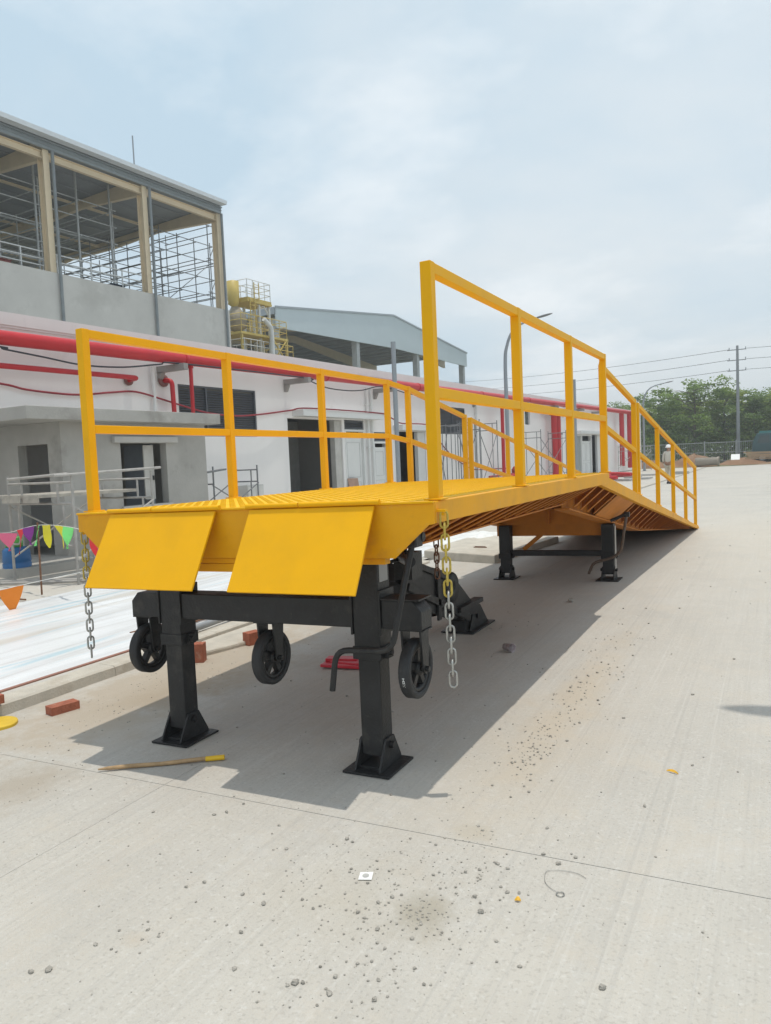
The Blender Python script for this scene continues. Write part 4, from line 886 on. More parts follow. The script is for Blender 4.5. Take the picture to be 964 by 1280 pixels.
RAILW = mat('pale_rail', (0.62, 0.63, 0.61), 0.5)
def rails(x0, x1, s0, s1, z, m_, nm='guard_rail', h=1.25, n=4):
    mb = MB()
    for k in range(1, 4):
        zz = z+h*k/3
        mb.tube([(x0, s0, zz), (x1, s0, zz), (x1, s1, zz), (x0, s1, zz)], 0.028, 6, closed=True)
    for i in range(n+1):
        s = s0+(s1-s0)*i/n
        for x in (x0, x1): mb.tube([(x, s, z), (x, s, z+h)], 0.028, 6)
    fpart(nm, mb, m_, tow)
rails(XT-0.85, XT+0.85, 39.05, 41.55, 13.42, RAILW)
for x, s in ((XT+0.7, 40.4), (XT+0.7, 41.5), (XT-0.7, 40.4), (XT-0.7, 41.5)):
    m = MB(); m.bar((x, s, 0), (x, s, 13.09), 0.16, 0.16, (1, 0, 0)); fpart('leg', m, RAILW, tow)
m = MB(); m.bar((XT+0.7, 40.5, 12.9), (XT+0.7, 41.0, 13.09), 0.08, 0.08); m.bar((XT+0.7, 40.9, 13.09), (XT+0.7, 41.45, 12.5), 0.08, 0.08); fpart('knee_brace', m, RAILW, tow)
def ladder(s, x, z0, z1, m_=YTOW):
    mb = MB()
    for q in (-0.25, 0.25): mb.bar((x, s+q, z0), (x, s+q, z1), 0.06, 0.05, (1, 0, 0))
    z = z0+0.15
    while z < z1: mb.tube([(x, s-0.22, z), (x, s+0.22, z)], 0.02, 6); z += 0.3
    fpart('ladder', mb, m_, tow)
    mb = MB(); z = z0+1.2
    while z < z1-0.1:
        pts = [(x+0.4*math.sin(a), s-0.38*math.cos(a), z) for a in [math.pi*i/8 for i in range(9)]]; mb.tube(pts, 0.02, 5); z += 0.7
    fpart('ladder_cage', mb, m_, tow)
ladder(39.4, XT+0.98, 10.9, 13.3); ladder(39.9, XT+0.98, 13.3, 14.5)
m = MB(); m.box(XT-1.2, XT+1.2, 37.8, 43.0, 10.72, 10.88); fpart('middle_platform', m, YTOW, tow); rails(XT-1.15, XT+1.15, 37.9, 42.9, 10.88, YTOW, n=6)
m = MB(); m.box(XT-1.2, XT+1.4, 37.8, 43.4, 9.0, 9.12); fpart('lower_platform', m, YTOW, tow); rails(XT-1.15, XT+1.35, 37.9, 40.6, 9.12, RAILW, n=4); rails(XT-1.15, XT+1.35, 40.7, 43.3, 9.12, YTOW, n=3)
for s in (37.95, 42.9):
    for x in (XT-1.1, XT+1.1): m = MB(); m.bar((x, s, 0), (x, s, 10.71), 0.14, 0.14, (1, 0, 0)); fpart('leg', m, YTOW, tow)
m = MB(); m.tube(smooth_path([(XT+1.5, 39.9, 11.9), (XT+1.5, 40.7, 11.4), (XT+1.5, 40.75, 4)], 0.3), 0.17, 10); fpart('duct', m, RAILW, tow)
m = MB(); m.bar((XT+1.2, 41.2, 10.7), (XT+1.2, 42.7, 9.1), 0.08, 0.08); m.bar((XT+1.2, 42.7, 10.7), (XT+1.2, 41.2, 9.1), 0.08, 0.08); fpart('brace', m, YTOW, tow)

# ------------------------------------------------------------------ light scaffold frames near the wall
def frame_scaffold(label, cx, s0, s1, z0, width, height, m_, group=None, planks=None, rails_=False, bow=True):
    """two ladder frames square to the wall and their cross braces"""
    t_ = fthing('scaffold', label, 'scaffold', (cx, (s0+s1)/2, z0), group); r = 0.021
    for s in (s0, s1):
        mb = MB()
        for x in (cx-width/2, cx+width/2): mb.tube([(x, s, z0), (x, s, z0+height)], r, 7)
        for z in (z0+height-0.12, z0+height-0.42): mb.tube([(cx-width/2, s, z), (cx+width/2, s, z)], r*0.85, 6)
        for q in (-0.28, 0.28):
            mb.tube([(cx+q*width, s, z0+height-0.12), (cx+q*width, s, z0+height-0.42)], r*0.8, 6)
        if bow:
            for sg in (-1, 1):
                x = cx+sg*width/2; mb.tube(smooth_path([(x, s, z0+0.55), (x-sg*0.22, s, z0+0.55), (x-sg*0.22, s, z0+height-0.42)], 0.15), r*0.8, 6)
        fpart('end_frame', mb, m_, t_)
    for x in (cx-width/2, cx+width/2):
        for a, b_ in ((s0, s1), (s1, s0)):
            mb = MB(); mb.bar((x+0.03*(1 if a == s0 else -1), a, z0+0.35), (x+0.03*(1 if a == s0 else -1), b_, z0+height-0.45), 0.025, 0.02); fpart('cross_brace', mb, m_, t_)
    return t_
sc1 = frame_scaffold('pale steel scaffold with planks in front of the grey hut doorway', 4.12, 4.50, 5.95, AZ, 1.5, 1.58, SCAF)
m = MB(); m.tube([(4.9, 4.2, 1.50), (4.9, 6.12, 1.56)], 0.021, 7); m.tube([(3.5, 4.42, 1.47), (4.9, 4.42, 1.52)], 0.022, 7); fpart('guard_rail', m, SCAF, sc1)
for x, w_, lb in ((3.25, 0.30, 'leftmost weathered plank on the pale scaffold in front of the hut'), (3.72, 0.42, 'middle weathered plank on the pale scaffold in front of the hut'), (4.2, 0.36, 'rightmost weathered plank on the pale scaffold in front of the hut')):
    m = MB(); m.box(x-w_/2, x+w_/2, 4.30, 6.1, 1.19, 1.235); m.box(x-w_/2, x+w_/2, 4.295, 4.31, 1.12, 1.189)
    tag(build('scaffold_plank', m, mat('plank_grey', (0.40, 0.37, 0.32), 0.8, var=0.2, scale=8, bump=0.3) if 'plank_grey' not in bpy.data.materials else bpy.data.materials['plank_grey'], None, FRAME), lb, 'plank', 'planks on the hut scaffold')
sc2 = frame_scaffold('dark low scaffold frame against the white wall below the near louvre window', 0.95, 10.95, 12.55, AZ, 0.95, 1.62, SCAFD)
m = MB(); m.bar((1.5, 9.9, 1.36), (1.45, 11.3, 1.48), 0.16, 0.04); fpart('board', m, SCAFD, sc2)
frame_scaffold('tall dark scaffold tower under the farther louvre window', 1.0, 24.7, 25.5, AZ, 1.0, 3.0, SCAFD)
frame_scaffold('tall dark scaffold tower left of the thin red riser', 1.0, 26.6, 28.5, AZ, 1.0, 3.15, SCAFD)
frame_scaffold('dark scaffold tower wrapped around the fat red risers', 1.0, 34.2, 38.3, AZ, 1.0, 2.85, SCAFD)
frame_scaffold('grey scaffold around the capped red pipes at the far corner', 1.1, 54.0, 59.5, AZ, 1.2, 2.0, SCAF)
# valve station and red scrap near the wall
vs_ = fthing('hydrant', 'red fire hydrant assembly at the foot of the thin red riser', 'hydrant', (0.9, 31.9, AZ))
m = MB(); m.tube(smooth_path([(0.9, 31.0, 0.55), (0.9, 32.6, 0.62), (0.9, 32.6, AZ)], 0.15), 0.09, 10); fpart('pipe', m, REDP, vs_)
m = MB(); m.lathe([(0.001, 0.55), (0.20, 0.58), (0.22, 0.85), (0.12, 1.0), (0.001, 1.02)], (0.9, 32.2, 0), (0, 0, 1), 14, True, False); m.tube([(0.9, 28.9, 0.62), (0.9, 32.2, 0.66)], 0.05, 8); fpart('valve', m, mat('dull_red', (0.30, 0.03, 0.03), 0.6), vs_)
for i in range(4):
    m = MB(); x, s = 2.6+0.25*i, 38.0+0.5*i; m.tube([(x, s, 0.02+0.1*i), (x+1.5, s+0.8*(-1)**i, 0.10+0.06*i)], 0.1, 8)
    tag(build('pipe_offcut', m, REDP, None, FRAME), 'red pipe offcut in the loose pile on the ground near the far doors', 'pipe offcut', 'red pipe offcuts')
rr = random.Random(21)
for i in range(9):
    x, s = rr.uniform(2.4, 6.0), rr.uniform(38, 48); m = MB(); h = rr.uniform(.05, .22)
    m.obox((x, s, h/2-0.04), (rr.uniform(.2, .6), rr.uniform(-.2, .2), 0), (rr.uniform(-.1, .1), rr.uniform(.15, .4), 0), (0, 0, h/2))
    tag(build('rubble_piece', m, mat('rubble', (0.42, 0.41, 0.40), 0.9) if 'rubble' not in bpy.data.materials else bpy.data.materials['rubble'], None, FRAME, 0.02), 'pale flat rubble piece lying on the yard near the far end of the white building', 'rubble', 'rubble near the far wall')

# ------------------------------------------------------------------ bunting and stakes
FLAGC = {'pink': (0.85, 0.16, 0.30), 'red': (0.75, 0.03, 0.04), 'purple': (0.25, 0.03, 0.30), 'yellow': (0.80, 0.70, 0.03), 'green': (0.22, 0.78, 0.22), 'orange': (0.85, 0.25, 0.02)}
FM = {k: mat(k+'_flag', v, 0.7, var=0.06) for k, v in FLAGC.items()}
def bunting(label, pts, flags, seed):
    t_ = thing('bunting', label, 'bunting', pts[len(pts)//2]); P = catmull(pts, 8); mb = MB(); mb.tube(P, 0.004, 5); build('string', mb, mat('white_string', (0.75, 0.75, 0.72), 0.8) if 'white_string' not in bpy.data.materials else bpy.data.materials['white_string'], t_)
    rq = random.Random(seed)
    for k, colr, wd, ln in flags:
        ax_ = 0 if abs(P[-1].x-P[0].x) > abs(P[-1].y-P[0].y) else 1
        i = min(range(len(P)-1), key=lambda q: abs(P[q][ax_]-k)); d = (P[i+1]-P[i]).normalized(); a = P[i]+d*((k-P[i][ax_])/d[ax_]); b_ = a+d*wd
        sw = Vector((rq.uniform(-.06, .06), rq.uniform(-.08, .08), 0))
        rows = 6; vs = []; fs = []
        for r_ in range(rows+1):
            q = r_/rows; c0 = a.lerp((a+b_)/2+sw+Vector((0, 0, -ln)), q); c1 = b_.lerp((a+b_)/2+sw+Vector((0, 0, -ln)), q*0.985)
            wv = Vector((-d.y, d.x, 0))*0.03*math.sin(q*4+k*20); vs += [c0+wv, c1-wv*0.6]
        for r_ in range(rows): fs.append((r_*2, r_*2+1, r_*2+3, r_*2+2))
        vs += [Vector(v)+Vector((-d.y, d.x, 0))*0.0015 for v in vs]; n_ = (rows+1)*2
        fs += [tuple(i_+n_ for i_ in f[::-1]) for f in fs]
        mb = MB(); mb.add(vs, fs, True); build('flag', mb, FM[colr], t_)
bunting('bunting of small coloured pennants tied across the front of the hut scaffold', [(-10.6, 4.45, 0.86), (-9.2, 4.05, 0.72), (-8.3, 3.76, 0.72), (-7.21, 3.42, 0.86), (-6.2, 3.13, 0.86), (-5.4, 3.0, 0.74), (-4.6, 3.3, 0.75)],
        [(-9.3, 'green', .40, .30), (-8.62, 'pink', .74, .26), (-7.88, 'red', .25, .34), (-7.68, 'purple', .36, .25), (-7.22, 'green', .09, .27), (-7.13, 'yellow', .37, .30), (-6.64, 'yellow', .24, .30), (-6.44, 'green', .27, .27), (-5.96, 'purple', .18, .2), (-5.86, 'red', .22, .27)], 3)
bunting('low second bunting string with an orange pennant nearest the kerb', [(-6.36, 0.9, 0.28), (-6.38, 1.7, 0.24), (-6.39, 2.19, 0.235), (-6.43, 2.57, 0.24), (-6.50, 2.97, 0.24), (-6.58, 3.6, 0.24)], [(1.75, 'red', .3, .2), (2.22, 'orange', .34, .36)], 8)
def stake(x, y, z0, h, label, m_=RUST):
    mb = MB(); mb.tube([(x, y, z0), (x+0.04, y-0.02, z0+h)], 0.012, 6); tag(build('stake', mb, m_), label, 'stake')
stake(-7.22, 3.42, AZ, 0.96, 'thin rusty steel stake holding up the bunting in front of the hut')
stake(-10.62, 4.45, AZ, 0.98, 'thin rusty steel stake at the far left end of the bunting')
bunting('short bunting by the wall with a single pink pennant showing', [(-9.0, 14.5, 0.5), (-8.3, 17.5, 0.72), (-7.9, 20, 0.7)], [(-8.25, 'pink', .35, .3)], 4)
stake(-8.3, 17.5, AZ, 0.72, 'thin rusty stake carrying the single pink pennant by the wall')
bar = thing('plastic_barrel', 'blue plastic barrel with green lid beside the hut step', 'barrel', (-9.30, 4.62, AZ))
m = MB(); m.lathe([(0.001, 0.0), (0.19, 0.0), (0.20, 0.03), (0.215, 0.20), (0.20, 0.22), (0.215, 0.24), (0.20, 0.42), (0.15, 0.46), (0.001, 0.46)], (-9.30, 4.62, AZ), (0, 0, 1), 24, True, False); build('drum', m, mat('blue_plastic', (0.02, 0.13, 0.34), 0.4), bar)
m = MB(); m.lathe([(0.001, 0.461), (0.13, 0.461), (0.13, 0.60), (0.10, 0.62), (0.001, 0.62)], (-9.34, 4.62, AZ), (0, 0, 1), 18, True, False); build('lid', m, mat('green_plastic', (0.10, 0.42, 0.08), 0.5), bar)
# loose tubes and bars beside the kerb
for lb, nm, p0, p1, r, m_ in (('grey plastic pipe lying along the kerb behind the left wheel', 'plastic_pipe', (-3.50, 1.75, AZ+0.06), (-3.58, 3.9, AZ+0.05), 0.035, mat('grey_pvc', (0.30, 0.32, 0.34), 0.4)),
    ('long rusty bar lying behind the grey plastic pipe', 'steel_bar', (-4.05, 1.9, AZ+0.035), (-3.9, 4.6, AZ+0.03), 0.014, RUST), ('short rusty bar on the plastic sheet above the brick', 'steel_bar', (-3.84, 2.45, AZ+0.03), (-3.75, 2.8, AZ+0.03), 0.011, RUST),
    ('pale long tube lying on the apron in front of the hut step', 'steel_tube', (-8.9, 3.7, AZ+0.03), (-6.4, 4.75, AZ+0.03), 0.022, SCAF), ('second pale long tube lying close to the hut step', 'steel_tube', (-8.9, 3.9, AZ+0.03), (-6.4, 4.95, AZ+0.03), 0.02, SCAF),
    ('rusty curved bar on the sand behind the orange pennant', 'steel_bar', (-8.2, 3.0, AZ+0.02), (-7.0, 3.0, AZ+0.02), 0.012, RUST)):
    m = MB(); p0, p1 = Vector(p0), Vector(p1); k = 8; m.tube([p0.lerp(p1, i/k)+Vector((0.02*math.sin(i*1.1), 0, 0)) for i in range(k+1)], r, 8); tag(build(nm, m, m_), lb, 'pipe' if 'pipe' in nm else ('tube' if 'tube' in nm else 'steel bar'))
m = MB(); m.tube([(-3.50, 1.70, AZ+0.06), (-3.503, 1.82, AZ+0.06)], 0.0375, 10); build('cap', m, mat('orange_cap', (0.70, 0.30, 0.05), 0.5), [o for o in C.objects if o.name == 'plastic_pipe'][0])

# ------------------------------------------------------------------ bricks, stick and litter on the concrete
def brick(label, x, y, z, rz, l=0.21, w=0.10, h=0.058, hollow=True):
    t_ = thing('brick', label, 'brick', (x, y, z), rz); mb = MB()
    # side profile with shallow grooves along the length
    pr = [(-w/2, 0), (w/2, 0), (w/2, h), (w/6+.006, h), (w/6+.003, h-.004), (w/6-.003, h-.004), (w/6-.006, h), (-w/6+.006, h), (-w/6+.003, h-.004), (-w/6-.003, h-.004), (-w/6-.006, h), (-w/2, h)]
    mb.prism(pr, 'xz', -l/2, l/2); T_ = chain_world(t_); mb.v = [T_ @ v for v in mb.v]; build('body', mb, BRICK, t_, None, 0.003)
brick('red brick lying on the sandy concrete just in front of the kerb', -2.98, 0.24, gz(-2.98, 0.24), R(-14), 0.20, 0.095)
brick('red brick lying on top of the kerb at the left edge of the picture', -3.40, -0.02, AZ+0.025, R(80), 0.22, 0.12, 0.06)
brick('red brick standing on the concrete just behind the left black leg', -2.92, 1.58, gz(-2.92, 1.58), R(25), 0.10, 0.09, 0.16)
brick('red brick standing against the kerb seen beside the middle wheel', -2.85, 2.22, gz(-2.85, 2.22), R(-15), 0.15, 0.10, 0.115)
m = MB(); vs = []; n_ = 26
for i in range(n_): 
    a = 2*math.pi*i/n_; q = 0.135+0.010*noise.noise((math.cos(a)*2, math.sin(a)*2, 0)); vs.append((-3.18+q*math.cos(a), -0.12+q*0.95*math.sin(a)))
m.prism(vs, 'xy', -0.2, gz(-3.1, -.1)+0.022); tag(build('yellow_disc', m, mat('yellow_lid', (0.66, 0.44, 0.03), 0.6, var=0.15, scale=9, bump=0.3), None, None, 0.006), 'flat round yellow lid on the ground at the left edge of the picture', 'lid')
st = thing('wooden_stick', 'split wooden stick with a yellow-painted end lying before the flap shadows', 'stick', (-1.55, -0.28, gz(-1.5, -.3)))
a, b_ = Vector((-1.862, -0.455, 0)), Vector((-1.285, -0.09, 0)); a.z = gz(a.x, a.y)+0.014; b_.z = gz(b_.x, b_.y)+0.017
m = MB(); d = b_-a; pts = [a+d*t_+Vector((0, 0, 0.003*math.sin(9*t_))) for t_ in (0, .08, .25, .5, .75, .845)]; m.tube(pts, [0.004, 0.010, 0.0125, 0.012, 0.0125, 0.012], 7); build('shaft', m, WOOD, st)
m = MB(); m.tube([a+d*0.846, a+d*0.995], 0.0145, 8); build('painted_end', m, mat('yellow_tape', (0.80, 0.50, 0.02), 0.5), st)
# sheet of paper with a dark round mark
px, py = 0.015, -0.845; z = gz(px, py)+0.004
pp = thing('paper_label', 'small white square label with a grey round mark lying on the concrete', 'label', (px, py, gz(px, py)), R(20))
c_, s_ = math.cos(R(20)), math.sin(R(20)); T2 = Matrix.Translation((px, py, z)) @ Matrix.Rotation(R(20), 4, 'Z')
m = MB(); m.add([T2 @ Vector(v) for v in ((-.026, -.026, 0), (.026, -.026, .001), (.026, .026, .003), (-.026, .026, 0))], [(0, 1, 2, 3)]); m.add([T2 @ Vector(v) for v in ((-.026, -.026, -.001), (.026, -.026, 0), (.026, .026, .002), (-.026, .026, -.001))], [(3, 2, 1, 0)]); build('sheet', m, PAPER, pp)
m = MB(); m.add([T2 @ Vector((0.013*math.cos(2*math.pi*i/16), 0.013*math.sin(2*math.pi*i/16), 0.0032)) for i in range(16)], [tuple(range(16))]); build('round_mark', m, mat('grey_mark', (0.45, 0.45, 0.43), 0.8), pp)
# crumpled paper cup under the ramp
cup = thing('paper_cup', 'crushed white paper cup lying in the shade under the ramp', 'cup', (-0.50, 2.50, gz(-.5, 2.5)), R(30))
o_ = Vector((-0.50, 2.50, gz(-.5, 2.5)+0.036)); ax = Vector((0.85, -0.45, 0.08))
m = MB(); m.lathe([(0.024, -0.05), (0.036, 0.045), (0.037, 0.047), (0.034, 0.045), (0.023, -0.047)], o_, ax, 16); m.lathe([(0.001, -0.048), (0.023, -0.048)], o_, ax, 16, True, False)
for i, v in enumerate(m.v): v += Vector((0, 0, 0.008*noise.noise(v*30)))
build('cup_body', m, mat('cup_paper', (0.70, 0.66, 0.66), 0.7, var=0.2, scale=60, col2=(0.35, 0.25, 0.27)), cup)
# red plastic scrap
m = MB(); q = Vector((-1.60, 1.72, gz(-1.6, 1.72)))
for k, (ox, oy, l_, a_) in enumerate(((0, 0, 0.34, 8), (0.03, 0.05, 0.30, 2), (-0.05, 0.09, 0.26, 14))): 
    d = Vector((math.cos(R(a_)), math.sin(R(a_)), 0)); m.obox(q+Vector((ox, oy, 0.022+0.012*k)), d*l_/2, Vector((-d.y, d.x, 0))*0.05, Vector((0, 0, 0.012)))
tag(build('red_plastic_piece', m, mat('red_plastic', (0.62, 0.03, 0.05), 0.45), None, None, 0.006), 'flat red plastic scrap lying in the shade behind the right front leg', 'plastic scrap')
def leaf_(label, x, y, l_, w_, rz, m_):
    mb = MB(); T_ = Matrix.Translation((x, y, gz(x, y)+0.003)) @ Matrix.Rotation(rz, 4, 'Z'); vs = []; fs = []; n_ = 6
    for i in range(n_+1): q = i/n_; hw = w_*math.sin(math.pi*min(0.97, max(0.06, q)))*0.5; vs += [T_ @ Vector((l_*(q-.5), -hw, 0.006*math.sin(3*q))), T_ @ Vector((l_*(q-.5), hw, 0.004+0.010*math.sin(3*q)))]
    for i in range(n_): fs += [(i*2, i*2+2, i*2+3, i*2+1)]
    k = len(vs); vs += [v-Vector((0, 0, 0.001)) for v in vs[:k]]; fs += [tuple(j+k for j in f[::-1]) for f in fs[:]]
    mb.add(vs, fs); tag(build('yellow_leaf', mb, m_), label, 'leaf')
LF = mat('fallen_leaf', (0.75, 0.42, 0.03), 0.6, var=0.2, scale=40)
leaf_('narrow orange leaf on the bare concrete right of the ramp shadow', 0.97, 0.50, 0.062, 0.011, R(-25), LF)
leaf_('tiny orange leaf scrap near the joint and the wire loop', 0.60, -0.79, 0.022, 0.014, R(10), LF)
m = MB(); m.tube(catmull([(x, y, gz(x, y)+0.004) for x, y in ((0.79, -0.563), (0.76, -0.545), (0.73, -0.54), (0.68, -0.545), (0.645, -0.565), (0.645, -0.60), (0.66, -0.645), (0.69, -0.675), (0.71, -0.685))], 5), 0.0010, 5)
m.tube([(0.728+0.014*math.cos(a), -0.697+0.014*math.sin(a), gz(.7, -.7)+0.005) for a in [2*math.pi*i/14 for i in range(14)]], 0.0020, 5, closed=True)
tag(build('binding_wire', m, CHN), 'bent piece of thin binding wire lying just beyond the floor joint', 'wire')

# ------------------------------------------------------------------ stones and grit
rs = random.Random(11)
big = [(-.69, -1.71, .017), (-.735, -1.74, .014), (-.25, -1.14, .013), (-.36, -1.12, .010), (.10, -1.45, .016), (.12, -1.44, .010), (.14, -0.98, .012), (.17, -0.93, .011), (.10, -1.06, .012), (.21, -1.12, .012), (-.22, -1.31, .011), (-.12, -1.47, .012), (.36, -.68, .012), (.45, -.58, .013), (.50, -.60, .010), (.67, -.50, .014), (.72, -.43, .012), (.55, -.75, .011), (.45, -.82, .013), (.50, -.90, .014), (.34, -1.12, .011), (.28, -1.2, .010), (.20, -1.38, .012), (.22, -1.45, .014), (.36, -1.42, .012), (.96, -1.12, .014), (.71, -1.12, .011), (.60, -.45, .011), (-.4, -.78, .010), (-.55, -.62, .010), (-.9, -.64, .012), (-.86, -.6, .013), (-1.2, -.72, .010), (-.6, -1.16, .011), (-.54, -1.42, .010), (-.2, -.62, .012), (.05, -.52, .009), (.9, .1, .012), (1.05, .62, .010), (.62, 1.2, .012), (.95, 1.75, .014), (.45, 2.6, .014), (-1.2, 1.1, .013), (-.75, .9, .011), (-.8, 2.0, .013), (-.5, 4.6, .05), (-1.55, .35, .012), (.4, .75, .012), (.28, -.32, .009), (.31, -.35, .009)]
protos = []
for k in range(5):
    m = MB(); m.rock((0, 0, 0), 1.0, rs, 0.55); me = None
    o = build('stone', m, STONE); protos.append(o)
for i, (x, y, r_) in enumerate(big):
    o = protos[i] if i < 5 else protos[i % 5].copy()
    if i >= 5: C.objects.link(o)
    o.location = (x, y, gz(x, y)-0.001); r_ *= .85; o.scale = (r_, r_*rs.uniform(.6, 1), r_*rs.uniform(.8, 1.1)); o.rotation_euler = (0, 0, rs.uniform(0, 6.28))
    tag(o, 'loose grey pebble lying on the pale concrete yard', 'pebble', 'loose pebbles on the concrete yard')
m = MB()
clusters = [(-2.7, .9, .3, .8, 420, .0045), (-2.1, -.75, .2, .25, 120, .0035), (.2, -1.0, .32, .32, 260, .0035), (.25, .9, .22, 1.1, 260, .004), (-.4, -1.3, .6, .4, 160, .0032), (.6, -1.0, .6, .6, 160, .0032), (.27, 1.3, .10, .55, 190, .007), (.24, .55, .08, .28, 190, .0065), (.23, 2.6, .12, .9, 110, .009), (.30, -.40, .05, .05, 60, .004), (.32, -.66, .17, .12, 120, .006), (.18, -.92, .20, .14, 150, .006), (.32, -1.08, .12, .14, 110, .006), (.22, -1.34, .14, .13, 100, .006), (.30, -.97, .05, .05, 70, .004), (-.55, -1.47, .05, .05, 26, .006), (-.4, -1.1, .5, .35, 90, .005), (.9, -.6, .5, .7, 90, .005), (.3, 0, 1.2, 2.2, 260, .004), (-.9, 1.8, .7, 2.0, 220, .007), (1.2, 5, 1.5, 4, 160, .009), (-2.6, 1.0, .35, 1.2, 160, .006), (-1.2, -.5, .7, .35, 80, .005), (.05, -.75, .35, .3, 110, .0045)]
for cx, cy, sx_, sy_, n_, r0 in clusters:
    for k in range(n_):
        x, y = rs.gauss(cx, sx_), rs.gauss(cy, sy_); r_ = r0*(0.22+rs.random()**2.5*0.95)
        if x < -3.2 or y < -3: continue
        m.rock((x, y, gz(x, y)-0.001), r_, rs, 0.6)
o = build('grit', m, STONE, kind='stuff')

# ------------------------------------------------------------------ lamp posts, plain posts, power line
def lamp(label, x, y, h, arm=1.6, base=0.0):
    t_ = thing('street_lamp', label, 'street lamp', (x, y, base), 0, 'street lamps along the yard')
    pts = [(x, y, base), (x, y, base+h*.5), (x, y, base+h-1.5), (x+0.07*arm, y, base+h-0.9), (x+0.24*arm, y, base+h-0.42), (x+0.55*arm, y, base+h-0.14), (x+arm, y, base+h)]
    P = catmull(pts, 6); k = len(P); m = MB(); m.tube(P, [0.085-0.05*i/(k-1) for i in range(k)], 10); build('pole', m, POLE, t_)
    m = MB(); d = Vector((1, 0, 0.16)).normalized(); sg = 1 if arm > 0 else -1; d.x *= sg; c = Vector((x+arm+0.25*sg, y, base+h+0.045)); u = Vector((-0.16*sg, 0, 1)).normalized()
    ps = [(-0.42, 0.03), (-0.30, 0.05), (-0.12, 0.095), (0.08, 0.11), (0.24, 0.09), (0.36, 0.045), (0.40, 0.008)]
    m.tube([c+d*q_ for q_, r_ in ps], [r_ for q_, r_ in ps], 12)
    for v in m.v: v -= u*((v-c).dot(u)*0.62)
    m.tube([c-d*0.5, c-d*0.30], 0.035, 8); build('lamp_head', m, mat('lamp_grey', (0.16, 0.17, 0.18), 0.5) if 'lamp_grey' not in bpy.data.materials else bpy.data.materials['lamp_grey'], t_, None, 0.02)
    m = MB(); m.box(x-0.16, x+0.16, y-0.16, y+0.16, base, base+0.03); m.box(x-0.09, x+0.09, y-0.09, y+0.09, base+0.031, base+0.35); build('base_plate', m, POLE, t_)
lamp('nearer curved street lamp standing before the white wall', -7.80, 25.1, 6.72, 1.25, AZ-0.01)
lamp('farther curved street lamp near the far corner of the white building', -7.45, 57.2, 6.55, 1.55, AZ-0.01)
def gpost(label, x, y, h, r=0.05):
    m = MB(); m.tube([(x, y, AZ-0.02), (x, y, AZ+h)], r, 10); tag(build('steel_post', m, POLE), label, 'post', 'plain steel posts along the building')
gpost('plain grey steel post rising between the near white doors', -6.22, 12.2, 4.25, 0.055); gpost('plain grey steel post before the wall near the far doors', -7.10, 33.4, 5.1, 0.07)
CONP = mat('pale_pole_concrete', (0.26, 0.275, 0.29), 0.8)
def upole(label, x, y, h, base):
    t_ = thing('utility_pole', label, 'utility pole', (x, y, base)); m = MB(); m.tube([(x, y, base), (x, y, base+h)], [0.17, 0.10], 12); build('pole', m, CONP, t_)
    for k, z in enumerate((h-0.35, h-1.25, h-2.15)):
        m = MB(); m.bar((x-0.8, y, base+z), (x+0.7, y, base+z), 0.09, 0.07); build('crossarm', m, CONP, t_)
        m = MB()
        for q in (-0.65, 0.65): m.lathe([(0.001, 0), (0.05, 0.02), (0.03, 0.1), (0.05, 0.14), (0.02, 0.2), (0.001, 0.2)], (x+q, y, base+z+0.036), (0, 0, 1), 8, True, False)
        build('insulator', m, GALV, t_)
    return t_
UX, UY, UH = -1.415, 70.0, 10.26
upole('slim grey utility pole with three crossarms standing among the far trees', UX, UY, UH, 0.0)
upole('utility pole half hidden behind the blue-grey shed gable', -62.0, 118.0, 15.8, 0.0)
upole('utility pole beyond the right edge of the picture', 62.0, 78.0, 12.5, 0.0)
def wire(label, a, b_, sag):
    a, b_ = Vector(a), Vector(b_); m = MB(); k = 24
    m.tube([a.lerp(b_, i/k)-Vector((0, 0, sag*4*(i/k)*(1-i/k))) for i in range(k+1)], 0.020, 4, caps=False); tag(build('power_line', m, CABL), label, 'power line')
wire('top power line running left from the utility pole', (-62, 118, 15.6), (UX-.72, UY, UH-.3), 1.0); wire('second power line running left from the utility pole', (-62, 118, 14.4), (UX-.72, UY, UH-1.2), 1.1)
wire('third power line running left from the utility pole', (-62, 118, 13.2), (UX-.72, UY, UH-2.1), 1.1); wire('lowest power line running left from the utility pole', (-62, 118, 10.9), (UX, UY, UH-4.4), 2.0)
wire('top power line running right from the utility pole', (UX+.72, UY, UH-.3), (62, 78, 12.3), 0.7); wire('second power line running right from the utility pole', (UX+.72, UY, UH-1.2), (62, 78, 11.4), 0.7)
wire('third power line running right from the utility pole', (UX+.72, UY, UH-2.1), (62, 78, 10.4), 0.7); wire('lowest power line running right from the utility pole', (UX, UY, UH-4.4), (62, 78, 7.2), 1.2)
